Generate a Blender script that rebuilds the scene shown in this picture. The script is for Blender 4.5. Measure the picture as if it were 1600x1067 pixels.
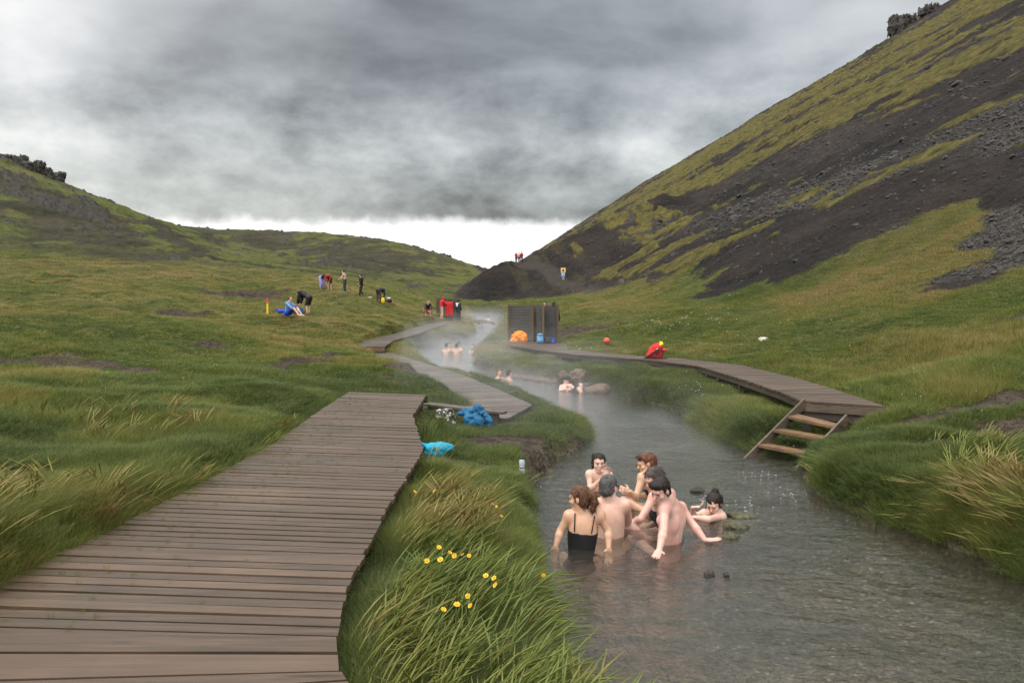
import bpy, bmesh, math, random
import numpy as np
from mathutils import Vector, Matrix, Euler
random.seed(7); RNG = np.random.default_rng(11)
S = bpy.context.scene
for o in list(bpy.data.objects): bpy.data.objects.remove(o)
COL = S.collection
R = math.radians

# ------------------------------------------------------------------ camera
CAMZ = 2.3                                  # eye above the river surface (z = 0)
FPX, HORY = 1280.0, 475.0                   # focal length and horizon row, in pixels of the 1600 px photograph
cam = bpy.data.cameras.new('camera'); camo = bpy.data.objects.new('camera', cam); COL.objects.link(camo)
camo.location = (0, 0, CAMZ); camo.rotation_euler = (R(90), 0, 0)
cam.sensor_width = 36; cam.lens = 36 * FPX / 1600; cam.shift_y = -(533.5 - HORY) / 1600
cam.clip_start = 0.05; cam.clip_end = 5000
S.camera = camo
S.view_settings.view_transform = 'Standard'; S.view_settings.look = 'None'
S.view_settings.gamma = 1; S.view_settings.exposure = 0.42

# ------------------------------------------------------------------ node helper
class NT:
    def __init__(s, tree): s.t = tree; s.n = tree.nodes; s.l = tree.links
    def node(s, typ, **kw):
        n = s.n.new(typ)
        for k, v in kw.items(): setattr(n, k, v)
        return n
    def put(s, sock, v):
        if v is None: return
        if hasattr(v, 'is_output') or isinstance(v, bpy.types.NodeSocket): s.l.new(v, sock)
        else:
            if sock.type == 'RGBA' and hasattr(v, '__len__') and len(v) == 3: v = (*v, 1)
            sock.default_value = v
    def m(s, op, a, b=None, c=None, clamp=False):
        n = s.node('ShaderNodeMath', operation=op, use_clamp=clamp)
        s.put(n.inputs[0], a); s.put(n.inputs[1], b)
        if c is not None: s.put(n.inputs[2], c)
        return n.outputs[0]
    def vm(s, op, a, b=None, out=0):
        n = s.node('ShaderNodeVectorMath', operation=op); s.put(n.inputs[0], a)
        if b is not None: s.put(n.inputs[3] if op == 'SCALE' else n.inputs[1], b)
        return n.outputs[out]
    def sep(s, v):
        n = s.node('ShaderNodeSeparateXYZ'); s.put(n.inputs[0], v); return n.outputs
    def comb(s, x, y, z):
        n = s.node('ShaderNodeCombineXYZ')
        for i, q in enumerate((x, y, z)): s.put(n.inputs[i], q)
        return n.outputs[0]
    def mr(s, v, a, b, c=0.0, d=1.0, smooth=False):
        n = s.node('ShaderNodeMapRange', interpolation_type='SMOOTHSTEP' if smooth else 'LINEAR')
        for i, q in enumerate((v, a, b, c, d)): s.put(n.inputs[i], q)
        return n.outputs[0]
    def mix(s, f, a, b, mode='MIX'):
        n = s.node('ShaderNodeMix', data_type='RGBA', blend_type=mode)
        s.put(n.inputs[0], f); s.put(n.inputs[6], a); s.put(n.inputs[7], b); return n.outputs[2]
    def noise(s, vec, scale, detail=4, rough=0.55, dist=0.0, dim='3D', out=0):
        n = s.node('ShaderNodeTexNoise', noise_dimensions=dim)
        if vec is not None: s.put(n.inputs['Vector'], vec)
        n.inputs['Scale'].default_value = scale; n.inputs['Detail'].default_value = detail
        n.inputs['Roughness'].default_value = rough; n.inputs['Distortion'].default_value = dist
        return n.outputs[out]
    def vor(s, vec, scale, feature='F1', out='Distance', rnd=1.0):
        n = s.node('ShaderNodeTexVoronoi', feature=feature)
        s.put(n.inputs['Vector'], vec); n.inputs['Scale'].default_value = scale; n.inputs['Randomness'].default_value = rnd
        return n.outputs[out]
    def ramp(s, v, stops):
        n = s.node('ShaderNodeValToRGB'); s.put(n.inputs[0], v); e = n.color_ramp.elements
        while len(e) < len(stops): e.new(0.5)
        for q, (p, c) in zip(e, stops): q.position = p; q.color = (*c, 1) if len(c) == 3 else c
        return n.outputs[0]
    def bump(s, h, strength=0.5, dist=0.02, normal=None):
        n = s.node('ShaderNodeBump'); s.put(n.inputs['Height'], h)
        n.inputs['Strength'].default_value = strength; n.inputs['Distance'].default_value = dist
        if normal is not None: s.put(n.inputs['Normal'], normal)
        return n.outputs[0]
    def mapping(s, v, scale=(1, 1, 1), rot=(0, 0, 0)):
        n = s.node('ShaderNodeMapping'); s.put(n.inputs[0], v)
        n.inputs['Scale'].default_value = scale; n.inputs['Rotation'].default_value = rot
        return n.outputs[0]
    def attr(s, name, typ='GEOMETRY', out='Color'):
        n = s.node('ShaderNodeAttribute', attribute_name=name, attribute_type=typ); return n.outputs[out]
def material(name):
    m = bpy.data.materials.new(name); m.use_nodes = True; m.node_tree.nodes.clear()
    nt = NT(m.node_tree); out = nt.node('ShaderNodeOutputMaterial'); return m, nt, out
def principled(nt, out, col, rough=0.6, normal=None, spec=0.5, **kw):
    p = nt.node('ShaderNodeBsdfPrincipled'); nt.put(p.inputs['Base Color'], col); nt.put(p.inputs['Roughness'], rough)
    p.inputs['Specular IOR Level'].default_value = spec
    if normal is not None: nt.put(p.inputs['Normal'], normal)
    for k, v in kw.items(): nt.put(p.inputs[k.replace('_', ' ')], v)
    nt.l.new(p.outputs[0], out.inputs[0]); return p

# ------------------------------------------------------------------ world: broken overcast over a Nishita sky
SUN_EL, SUN_AZ = R(42), R(-35)
w = bpy.data.worlds.new('World'); S.world = w; w.use_nodes = True; w.node_tree.nodes.clear()
N = NT(w.node_tree)
wo = N.node('ShaderNodeOutputWorld')
tc = N.node('ShaderNodeTexCoord').outputs['Generated']
D = N.vm('NORMALIZE', tc); dx, dy, dz = N.sep(D)
hor = N.m('SQRT', N.m('ADD', N.m('MULTIPLY', dx, dx), N.m('MULTIPLY', dy, dy)))
el = N.m('DIVIDE', dz, N.m('MAXIMUM', hor, 0.02))                   # tangent of elevation
az = N.m('ARCTAN2', dx, dy)                                        # 0 straight up the valley
zz = N.m('ADD', N.m('MAXIMUM', dz, 0.0), 0.16)
pl = N.comb(N.m('DIVIDE', dx, zz), N.m('DIVIDE', dy, zz), 0.0)
plw = N.vm('ADD', pl, N.vm('SCALE', N.noise(pl, 0.55, 4, 0.55, out=1), 1.0))
big = N.noise(plw, 0.45, 5, 0.5, 0.1)
fin = N.noise(N.mapping(D, (1, 1, 1.7)), 9.5, 8, 0.60, 0.1)
dirn = N.noise(N.mapping(D, (1, 1, 2.5)), 2.7, 7, 0.50, 0.35)
def blob(a0, e0, wa, we, amp):
    u = N.m('DIVIDE', N.m('SUBTRACT', az, a0), wa); v = N.m('DIVIDE', N.m('SUBTRACT', el, e0), we)
    return N.m('MULTIPLY', N.m('POWER', 2.718, N.m('MULTIPLY', N.m('ADD', N.m('MULTIPLY', u, u), N.m('MULTIPLY', v, v)), -1.0)), amp)
val = N.m('ADD', N.m('MULTIPLY', N.m('SUBTRACT', big, 0.5), 0.30), N.m('MULTIPLY', N.m('SUBTRACT', fin, 0.48), N.mr(el, .34, .18, .10, .90, True)))
val = N.m('ADD', val, N.m('MULTIPLY', N.m('SUBTRACT', dirn, 0.5), 1.0))
val = N.m('ADD', val, 0.285)
for b in ((-0.56, 0.27, 0.13, 0.13, 0.36), (0.33, 0.25, 0.16, 0.08, 0.24), (0.17, 0.17, 0.10, 0.05, 0.20),
          (0.02, 0.30, 0.36, 0.12, -0.09), (-0.32, 0.27, 0.20, 0.05, -0.05), (-0.20, 0.185, 0.22, 0.035, 0.12), (0.02, 0.20, 0.10, 0.03, 0.07),
          (-0.55, 0.15, 0.12, 0.06, 0.22), (0.45, 0.33, 0.12, 0.06, 0.22), (0.0, 0.125, 0.30, 0.022, 0.03), (-0.42, 0.38, 0.2, 0.06, 0.12)):
    val = N.m('ADD', val, blob(*b))
# unseen sky over and behind the camera, brightness added to light the land
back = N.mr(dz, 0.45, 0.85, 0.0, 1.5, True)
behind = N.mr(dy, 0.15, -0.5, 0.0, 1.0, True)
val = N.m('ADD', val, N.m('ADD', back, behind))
val = N.m('MAXIMUM', val, 0.15)
edge = N.m('ADD', 0.103, N.m('ADD', N.m('MULTIPLY', N.m('SUBTRACT', N.noise(D, 11, 6, 0.6), 0.5), 0.028), N.m('MULTIPLY', N.m('SUBTRACT', N.noise(D, 30, 5, 0.6), 0.5), 0.018)))
edge = N.m('SUBTRACT', edge, N.m('MULTIPLY', N.m('ABSOLUTE', N.m('ADD', az, 0.08)), 0.03))
band = N.mr(N.m('SUBTRACT', edge, el), -0.008, 0.010, 0, 1, True)
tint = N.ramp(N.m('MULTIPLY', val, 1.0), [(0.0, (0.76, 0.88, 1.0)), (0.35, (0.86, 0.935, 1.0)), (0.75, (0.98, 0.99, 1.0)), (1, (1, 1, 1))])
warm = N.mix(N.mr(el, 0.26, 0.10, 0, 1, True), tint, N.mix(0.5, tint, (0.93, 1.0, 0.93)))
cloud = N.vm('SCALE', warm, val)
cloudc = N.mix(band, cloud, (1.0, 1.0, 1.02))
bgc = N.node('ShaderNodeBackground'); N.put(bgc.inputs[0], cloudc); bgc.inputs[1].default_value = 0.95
sky = N.node('ShaderNodeTexSky', sky_type='NISHITA', sun_disc=False)
sky.sun_elevation = SUN_EL; sky.sun_rotation = SUN_AZ; sky.air_density = 1.2; sky.dust_density = 3
bgs = N.node('ShaderNodeBackground'); N.l.new(sky.outputs[0], bgs.inputs[0]); bgs.inputs[1].default_value = 0.07
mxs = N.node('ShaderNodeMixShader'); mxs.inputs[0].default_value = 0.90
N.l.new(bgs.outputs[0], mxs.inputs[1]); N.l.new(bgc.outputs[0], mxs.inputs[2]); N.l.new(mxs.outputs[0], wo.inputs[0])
sl = bpy.data.lights.new('sun', 'SUN'); sl.energy = 1.5; sl.angle = R(25); sl.color = (1, 0.96, 0.9)
so = bpy.data.objects.new('sun', sl); COL.objects.link(so)
sd = Vector((math.sin(SUN_AZ) * math.cos(SUN_EL), math.cos(SUN_AZ) * math.cos(SUN_EL) * -0.35, math.sin(SUN_EL)))
so.rotation_euler = sd.to_track_quat('Z', 'Y').to_euler()
S.cycles.volume_step_rate = 4.0; S.cycles.volume_max_steps = 128; S.cycles.volume_bounces = 0; S.cycles.transparent_max_bounces = 12
S.cycles.max_bounces = 6; S.cycles.diffuse_bounces = 2; S.cycles.glossy_bounces = 2

# ------------------------------------------------------------------ helpers
def P(px, py, d):                           # a point seen at (px, py) of the photograph, d metres up the valley
    return np.array([(px - 800) / FPX * d, d, CAMZ - (py - HORY) / FPX * d])
def tag(o, label=None, cat=None, group=None, kind=None):
    if label: o['label'] = label
    if cat: o['category'] = cat
    if group: o['group'] = group
    if kind: o['kind'] = kind
    return o
def link(o, parent=None):
    COL.objects.link(o)
    if parent is not None: o.parent = parent
    return o
def thing(name, label, cat, loc=(0, 0, 0), group=None, rz=0.0):
    o = bpy.data.objects.new(name, None); o.empty_display_size = 0.2; o.location = loc; o.rotation_euler = (0, 0, rz)
    link(o); return tag(o, label, cat, group)
def mesh_np(name, V, F, mat, parent=None, smooth=True, origin=None):
    """V (n,3) world coords, F (m,3|4) ints or list; when parented, V is turned into the parent's frame"""
    V = np.asarray(V, dtype=np.float32)
    me = bpy.data.meshes.new(name)
    if isinstance(F, np.ndarray):
        k = F.shape[1]; me.vertices.add(len(V)); me.vertices.foreach_set('co', V.ravel())
        me.loops.add(F.size); me.loops.foreach_set('vertex_index', F.astype(np.int32).ravel())
        me.polygons.add(len(F)); me.polygons.foreach_set('loop_start', np.arange(0, F.size, k, dtype=np.int32))
        me.polygons.foreach_set('loop_total', np.full(len(F), k, dtype=np.int32))
        me.update(calc_edges=True)
    else:
        me.from_pydata([tuple(map(float, v)) for v in V], [], [tuple(int(i) for i in f) for f in F]); me.update()
    if mat is not None: me.materials.append(mat)
    if smooth: me.polygons.foreach_set('use_smooth', np.ones(len(me.polygons), dtype=bool))
    o = bpy.data.objects.new(name, me); link(o)
    if parent is not None:
        o.parent = parent
        M = Matrix.Translation(parent.location) @ parent.rotation_euler.to_matrix().to_4x4()
        if parent.parent is not None:
            q = parent.parent; M = Matrix.Translation(q.location) @ q.rotation_euler.to_matrix().to_4x4() @ M
        me.transform(M.inverted())
    elif origin is not None:
        me.transform(Matrix.Translation(-Vector(origin))); o.location = origin
    return o
class MB:                                   # collects faces of one mesh
    def __init__(s): s.v = []; s.f = []
    def add(s, V, F):
        n = len(s.v); s.v += [tuple(map(float, q)) for q in V]; s.f += [tuple(i + n for i in f) for f in F]
    def hexa(s, q):                          # 8 corners: bottom 0-3 ccw, top 4-7
        s.add(q, [(3, 2, 1, 0), (4, 5, 6, 7), (0, 1, 5, 4), (1, 2, 6, 5), (2, 3, 7, 6), (3, 0, 4, 7)])
    def box(s, c, size, rz=0.0, M=None):
        c = np.array(c, float); h = np.array(size) / 2
        q = np.array([(-1, -1, -1), (1, -1, -1), (1, 1, -1), (-1, 1, -1), (-1, -1, 1), (1, -1, 1), (1, 1, 1), (-1, 1, 1)]) * h
        if M is None: M = np.array([[math.cos(rz), -math.sin(rz), 0], [math.sin(rz), math.cos(rz), 0], [0, 0, 1]])
        s.hexa(q @ np.array(M).T + c)
    def beam(s, a, b, wdt, hgt):             # a box from a to b
        a = np.array(a, float); b = np.array(b, float); d = b - a; L = np.linalg.norm(d); d /= L
        side = np.cross(d, (0, 0, 1)); 
        if np.linalg.norm(side) < 1e-3: side = np.array([1.0, 0, 0])
        side /= np.linalg.norm(side); up = np.cross(side, d)
        q = []
        for e in (-1, 1):
            for k in ((0, -1), (0, 1), (1, 1), (1, -1)): q.append(a + d * L * k[0] + side * k[1] * wdt / 2 + up * e * hgt / 2)
        s.hexa(q)
    def tube(s, pts, rad, n=8, cap=True):
        pts = [np.array(p, float) for p in pts]; k0 = len(s.v)
        if not hasattr(rad, '__len__'): rad = [rad] * len(pts)
        for i, p in enumerate(pts):
            d = pts[min(i + 1, len(pts) - 1)] - pts[max(i - 1, 0)]; d /= np.linalg.norm(d) + 1e-9
            a = np.cross(d, (0.31, 0.2, 0.93)); 
            if np.linalg.norm(a) < 0.1: a = np.cross(d, (1, 0, 0))
            a /= np.linalg.norm(a); b = np.cross(d, a)
            for j in range(n):
                t = 2 * math.pi * j / n; s.v.append(tuple(p + rad[i] * (math.cos(t) * a + math.sin(t) * b)))
        for i in range(len(pts) - 1):
            for j in range(n):
                q = k0 + i * n; s.f.append((q + j, q + (j + 1) % n, q + n + (j + 1) % n, q + n + j))
        if cap: s.f.append(tuple(k0 + j for j in range(n))[::-1]); s.f.append(tuple(k0 + (len(pts) - 1) * n + j for j in range(n)))
    def lathe(s, c, prof, n=16):
        k0 = len(s.v)
        for r_, z in prof:
            for j in range(n):
                t = 2 * math.pi * j / n; s.v.append((c[0] + r_ * math.cos(t), c[1] + r_ * math.sin(t), c[2] + z))
        for i in range(len(prof) - 1):
            for j in range(n):
                q = k0 + i * n; s.f.append((q + j, q + (j + 1) % n, q + n + (j + 1) % n, q + n + j))
        s.f.append(tuple(k0 + j for j in range(n))[::-1]); s.f.append(tuple(k0 + (len(prof) - 1) * n + j for j in range(n)))
    def build(s, name, mat, parent=None, smooth=False, origin=None):
        return mesh_np(name, s.v, s.f, mat, parent, smooth, origin)

# numpy value noise
def _hash(i, j, s):
    n = (i.astype(np.int64) * 374761393 + j.astype(np.int64) * 668265263 + s * 1442695041) & 0x7fffffff
    n = (n ^ (n >> 13)) * 1274126177 & 0x7fffffff
    return ((n ^ (n >> 16)) & 0xffff) / 65535.0
def vnoise(x, y, s=0):
    xi = np.floor(x); yi = np.floor(y); fx = x - xi; fy = y - yi
    fx = fx * fx * fx * (fx * (fx * 6 - 15) + 10); fy = fy * fy * fy * (fy * (fy * 6 - 15) + 10)
    a = _hash(xi, yi, s); b = _hash(xi + 1, yi, s); c = _hash(xi, yi + 1, s); d = _hash(xi + 1, yi + 1, s)
    return (a * (1 - fx) + b * fx) * (1 - fy) + (c * (1 - fx) + d * fx) * fy
def fbm(x, y, oct=4, s=0, g=0.5):
    t = 0; a = 1; n = 0
    for k in range(oct):
        t = t + a * vnoise(x * 2 ** k + 17.3 * k, y * 2 ** k - 9.1 * k, s + k); n += a; a *= g
    return t / n
def sstep(x, a, b):
    t = np.clip((x - a) / (b - a), 0, 1); return t * t * (3 - 2 * t)
# ------------------------------------------------------------------ the valley: one height field
RIGHTB = [(8, 5.0), (5.2, 5.3), (4.45, 5.9), (4.22, 6.85), (4.3, 7.45), (4.17, 7.85), (3.94, 8.4), (3.82, 9.06), (3.74, 9.8), (3.85, 10.7), (3.92, 11.5), (3.62, 12.4),
          (3.7, 14.4), (3.55, 16.8), (3.4, 18.75), (2.7, 20), (2.35, 21.5), (1.65, 23.5), (0.98, 25.2), (0, 26.8), (-1.3, 30.5),
          (-1.75, 36.8), (-1.35, 46.7), (-1.1, 56), (-0.7, 75), (-1.0, 90), (-2.0, 104)]
LEFTB = [(8, 2.3), (4, 2.6), (1.2, 3.1), (0.42, 4.0), (0.30, 5), (0.26, 6.2), (0.24, 6.9), (0.26, 7.85), (0.31, 9.35), (0.43, 11.1), (0.67, 12.1), (1.12, 13.2), (1.30, 14.3),
         (1.17, 15.3), (0.85, 16.6), (0.42, 18.6), (-0.18, 20.6), (-1.02, 23), (-2.05, 26), (-3.15, 30), (-4.3, 36), (-4.85, 41), (-5.1, 44.6),
         (-4.4, 47.5), (-2.8, 49.5), (-2.4, 55.5), (-3.3, 70), (-4.2, 82), (-6.0, 104)]
RIV = np.array(RIGHTB + LEFTB[::-1])
def river_sd(x, y):                          # signed distance to the river's edge, negative over water
    shp = x.shape; x = x.ravel(); y = y.ravel(); near_ = (x > -14) & (x < 15) & (y < 112) & (y > -4)
    if not near_.all():
        o = np.full(x.shape, 70.0)
        if near_.any(): o[near_] = river_sd(x[near_], y[near_])
        return o.reshape(shp)
    d2 = np.full(x.shape, 1e9); ins = np.zeros(x.shape, bool)
    for (ax, ay), (bx, by) in zip(RIV, np.roll(RIV, -1, 0)):
        ex, ey = bx - ax, by - ay; t = np.clip(((x - ax) * ex + (y - ay) * ey) / (ex * ex + ey * ey), 0, 1)
        d2 = np.minimum(d2, (x - ax - t * ex) ** 2 + (y - ay - t * ey) ** 2)
        c = (ay > y) != (by > y)
        ins ^= c & (x < (bx - ax) * (y - ay) / (by - ay + 1e-12) + ax)
    d = np.sqrt(d2); return np.where(ins, -d, d).reshape(shp)
def wz(y): return np.clip((y - 40) / 42 * 0.8, 0, 3.0)            # the river climbs gently beyond the pool
# control points: (px, depth, row seen) or (px, depth, None, z)
CP = []
def cp(px, d, row=None, z=None):
    x = (px - 800) / FPX * d; CP.append((x, d, CAMZ - (row - HORY) / FPX * d if z is None else z))
for a in [(0, 20, 548), (0, 40, 478), (0, 75, 415), (0, 150, 345), (0, 260, 252), (100, 13, 600), (100, 22, 540), (100, 45, 468), (100, 80, 415), (95, 265, 290),
          (200, 11, 640), (200, 16, 580), (200, 32, 505), (200, 55, 450), (200, 85, 418), (155, 270, 312), (200, 170, 365),
          (260, 275, 348), (330, 300, 374), (300, 150, 392), (300, 90, 420),
          (400, 14.5, 600), (400, 26, 545), (400, 40, 500), (430, 50, 491), (475, 47, 491), (400, 68, 452), (400, 100, 424), (400, 200, 405), (400, 300, 395), (400, 480, 366),
          (480, 110, 433), (480, 200, 415), (480, 480, 367), (350, 480, 361), (565, 62, 466), (600, 58, 473), (540, 65, 460), (500, 68, 452), (560, 110, 436), (560, 280, 402), (580, 480, 377),
          (640, 90, 470), (650, 150, 450), (650, 300, 420), (690, 480, 399), (700, 110, 470), (700, 200, 444), (740, 330, 424), (732, 480, 416), (760, 480, 423),
          (1600, 12, 600), (1600, 16, 520), (1600, 21, 466), (1400, 17, 560), (1400, 23, 502), (1400, 31, 450), (1200, 25, 532), (1200, 34, 492), (1180, 45, 455),
          (1000, 32, 530), (1000, 50, 490), (1000, 80, 458), (900, 60, 490), (900, 95, 462), (850, 70, 482), (760, 90, 483)]: cp(*a)
for px, d, z in [(0, 5, .95), (0, 9, 0.95), (250, 7, .8), (400, 9, .75), (0, 2.5, .9), (500, 14, .72), (560, 18, .68), (560, 24, .62), (540, 31, .62), (600, 45, 1.3), (650, 75, 1.6), (650, 55, 1.0),
                 (640, 36, .5), (700, 20, .5), (750, 14, .36), (780, 9, .36), (740, 7, .42), (700, 4, .42), (760, 3, .42), (800, 1.5, .45), (850, 17, .35), (700, 60, 1.05), (720, 80, 1.2),
                 (1600, 7.1, .5), (1600, 9.6, .62), (1450, 9.5, .55), (1350, 11, .50), (1250, 16, .62), (1100, 19, .45), (1150, 24, .85), (1000, 24, .6), (900, 30, .5), (850, 27, .4), (850, 38, .5), (790, 33, .36), (900, 45, 1.0),
                 (800, 60, 1.0), (1600, 5, .55), (1600, 3, .5), (2200, 6, .8), (2200, 20, 4), (1600, 60, 4), (1600, 150, 6), (1600, 480, 8), (1200, 100, 4), (1200, 480, 8), (900, 200, 5), (900, 480, 15),
                 (-600, 5, 1.3), (-600, 20, 2.6), (-600, 80, 14), (-600, 260, 60), (0, 700, 50), (300, 900, 40), (600, 900, 30), (800, 900, 20), (1600, 900, 10), (430, 380, 22), (330, 380, 30)]: cp(px, d, z=z)
CP = np.array(CP)
def prm(x, y):
    th = np.clip(np.arctan2(x, np.maximum(y, 1e-3)), -1.0, 1.0); r = np.maximum(np.hypot(x, y), 1.0)
    return th * 2.6, np.log(r)
def _U(d2): return 0.5 * d2 * np.log(d2 + 1e-9)
ct, cr = prm(CP[:, 0], CP[:, 1]); nC = len(CP)
A = np.zeros((nC + 3, nC + 3)); A[:nC, :nC] = _U((ct[:, None] - ct) ** 2 + (cr[:, None] - cr) ** 2) + np.eye(nC) * 0.002
A[:nC, nC] = 1; A[:nC, nC + 1] = ct; A[:nC, nC + 2] = cr; A[nC:, :nC] = A[:nC, nC:].T
TW = np.linalg.solve(A, np.concatenate([np.arcsinh(CP[:, 2] / 2.0), np.zeros(3)]))
def tps(x, y):
    th, r = prm(x, y); shp = th.shape; th = th.ravel(); r = r.ravel()
    o = TW[nC] + TW[nC + 1] * th + TW[nC + 2] * r
    for i in range(nC): o += TW[i] * _U((th - ct[i]) ** 2 + (r - cr[i]) ** 2)
    return (2.0 * np.sinh(np.clip(o, -1, 4.2))).reshape(shp)
SLP = 0.635
def ucoord(x, y): return x + 0.088 * y - 12.3
def smax(a, b, k):
    h = np.clip(0.5 + 0.5 * (a - b) / k, 0, 1); return b * (1 - h) + a * h + k * h * (1 - h)
def seg_d(x, y, ax, ay, bx, by, sy=1.0):
    ex, ey = bx - ax, (by - ay); t = np.clip(((x - ax) * ex + (y - ay) * ey) / (ex * ex + ey * ey), 0, 1)
    return np.hypot(x - ax - t * ex, (y - ay - t * ey) * sy)
def nose(x, y):
    fade = np.where(y < 133, 0.42, 0.9)
    d = seg_d(x, y, -1.0, 135, 34, 146, fade)
    return 9.3 + 0.48 * np.clip(x - 1, 0, 25) - 0.70 * np.maximum(d - 1.0, 0) + (fbm(x / 5, y / 9, 3, 95) - .5) * 1.2
PADS = []                                    # deck footprints keep the ground beneath them low: (polyline, half width, z)
def height(x, y, fine=True):
    x = np.asarray(x, float); y = np.asarray(y, float)
    b = tps(x, y)
    r = np.hypot(x, y)
    u = ucoord(x, y)
    crest = 212 + 14 * (fbm(y / 60, u * 0 + 3, 3, 5) - 0.5)
    ue = np.where(u > crest, crest + (u - crest) * 0.15 - 0.0009 * (u - crest) ** 2 * 0, u)
    hill = SLP * ue * sstep(y, -60, 10) - 0.0
    hill = hill + (fbm(y / 38, u / 20, 4, 21) - 0.5) * np.clip(u, 0, 60) * 0.06
    hill = np.where(y > 1, hill, -5)
    b = smax(b, hill, 1.2)
    b = smax(b, nose(x, y), 0.6)
    if fine:
        lefty = sstep(-x, 8, 40) * sstep(r, 90, 160)
        rg = 1 - np.abs(fbm(x / 26, y / 60, 4, 31) * 2 - 1)
        b = b + lefty * (rg - 0.72) * np.clip(b, 0, 30) * 0.10
        b = b + lefty * (fbm(x / 7, y / 14, 4, 33) - 0.5) * 0.9
        far = sstep(r, 300, 450)
        b = b + far * (fbm(x / 30, y / 70, 3, 35) - 0.5) * 4.0
    sd = river_sd(x, y) if np.min(r) < 140 else np.full(x.shape, 99.0)
    W = wz(y)
    jit = (fbm(x * 2.2, y * 2.2, 3, 41) - 0.5) * 0.28 * sstep(r, 2, 6) + (fbm(x * 0.7, y * 0.7, 2, 43) - .5) * 0.25
    sdj = sd + jit
    if fine:
        lump = sstep(sd, 0.3, 1.5) * sstep(u, 3, -2)
        b = b + lump * (fbm(x / 1.5, y / 1.5, 3, 51, 0.45) - 0.5) * np.clip(0.12 + r * 0.018, 0, 0.95)
        b = b + sstep(sd, 3, 6) * (fbm(x / 5, y / 5, 2, 53) - 0.5) * np.clip(r * 0.012, 0, 0.6) * sstep(u, 3, -2)
        b = b + sstep(u, 1, 5) * (fbm(x / 2.0, y / 2.0, 4, 55, 0.55) - 0.5) * np.clip(0.25 + r * 0.006, 0, 2.0)
    b = np.maximum(b, W + 0.24 + 0.06 * np.clip(sd, 0, 3))
    pm_ = (np.abs(x) < 8) & (y > -1) & (y < 72)
    for pts, hw, _ in PADS:
        if pm_.any():
            for (ax, ay, az_), (bx, by, bz_) in zip(pts[:-1], pts[1:]):
                ex, ey = bx - ax, by - ay; t = np.clip(((x - ax) * ex + (y - ay) * ey) / (ex * ex + ey * ey), 0, 1)
                dd = np.hypot(x - ax - t * ex, y - ay - t * ey); zt = az_ + (bz_ - az_) * t - 0.13
                k = sstep(dd, hw + 0.45, hw - 0.02)
                b = np.where(b > zt, b * (1 - k) + zt * k, b)
    bank = sstep(sdj, -0.10, 0.30) ** 0.8
    bed = W - 0.14 - 0.26 * sstep(-sdj, 0.0, 0.9) + (fbm(x * 3.1, y * 3.1, 3, 61) - 0.5) * 0.06
    return np.where(sd < 60, bed * (1 - bank) + b * bank, b)
def skyline(px, dmin, dmax):                # the highest ground seen in a column, between two depths
    d = np.linspace(dmin, dmax, 900); x = (px - 800) / FPX * d; h = height(x, d); k = np.argmax((h - CAMZ) / d)
    return np.array([x[k], d[k], h[k]])
def H1(x, y): return float(height(np.array([x]), np.array([y]))[0])
def ground(px, py, dmin=3, dmax=700):        # where the ray through a pixel meets the ground
    d = np.exp(np.linspace(math.log(dmin), math.log(dmax), 1400)); x = (px - 800) / FPX * d
    z = CAMZ - (py - HORY) / FPX * d; h = height(x, d); k = np.argmax(z < h)
    if not (z < h).any(): k = len(d) - 1
    return np.array([x[k], d[k], h[k]])
# decks (plan rows): left point, right point, height
NEAR_RIBS = [((2.6, 0.3), (2.6, 2.1), .70), ((1.2, 0.2), (1.2, 2.1), .70), ((0.2, 0.3), (0.5, 2.25), .70), ((-0.9, 0.5), (0.05, 2.5), .70), ((-1.8, 1.1), (-0.3, 2.85), .70), ((-2.6, 2.25), (-0.58, 3.2), .70),
             ((-2.95, 3.45), (-0.75, 3.58), .70), ((-3.0, 4.1), (-0.84, 3.95), .70), ((-2.92, 4.85), (-0.93, 4.65), .70), ((-2.82, 6.45), (-0.98, 6.2), .70), ((-2.74, 9.3), (-0.97, 9.0), .70),
             ((-2.88, 12.1), (-1.42, 11.75), .70), ((-2.98, 14.95), (-1.52, 14.45), .70)]
def cl2ribs(cl, wdt):
    cl = [np.array(c, float) for c in cl]; out = []
    for i, c in enumerate(cl):
        d = cl[min(i + 1, len(cl) - 1)] - cl[max(i - 1, 0)]; d[2] = 0; d /= np.linalg.norm(d); n = np.array([-d[1], d[0], 0]) * wdt / 2
        out.append(((c + n)[:2], (c - n)[:2], c[2]))
    return out
LOWER_RIBS = [((-.72, 14.35), (-.08, 13.85), .36), ((-.80, 15.3), (.40, 15.8), .36), ((-1.62, 19.0), (-.52, 19.4), .36), ((-2.4, 22.4), (-1.42, 22.7), .36), ((-4.0, 27.4), (-3.14, 27.7), .36), ((-5.75, 32.2), (-4.75, 32.5), .36)]
FARLEFT_RIBS = cl2ribs([(-5.75, 33.0, .60), (-5.95, 37, .65), (-5.65, 42, .72), (-5.45, 50, .82), (-5.0, 60, .95), (-3.9, 66, 1.0), (-2.9, 67.5, 1.0), (-1.9, 63.5, .85)], 1.25)
RIGHT_EDGE = [(5.45, 12.2, .76), (4.62, 13.1, .76), (4.72, 14.5, .76), (4.72, 17.2, .76), (4.65, 20.6, .75), (3.75, 23.4, .72), (2.1, 26.5, .66), (0.9, 30.5, .60), (-0.2, 35.5, .54), (-0.9, 38.6, .52)]
RIGHT_RIBS = []
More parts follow.
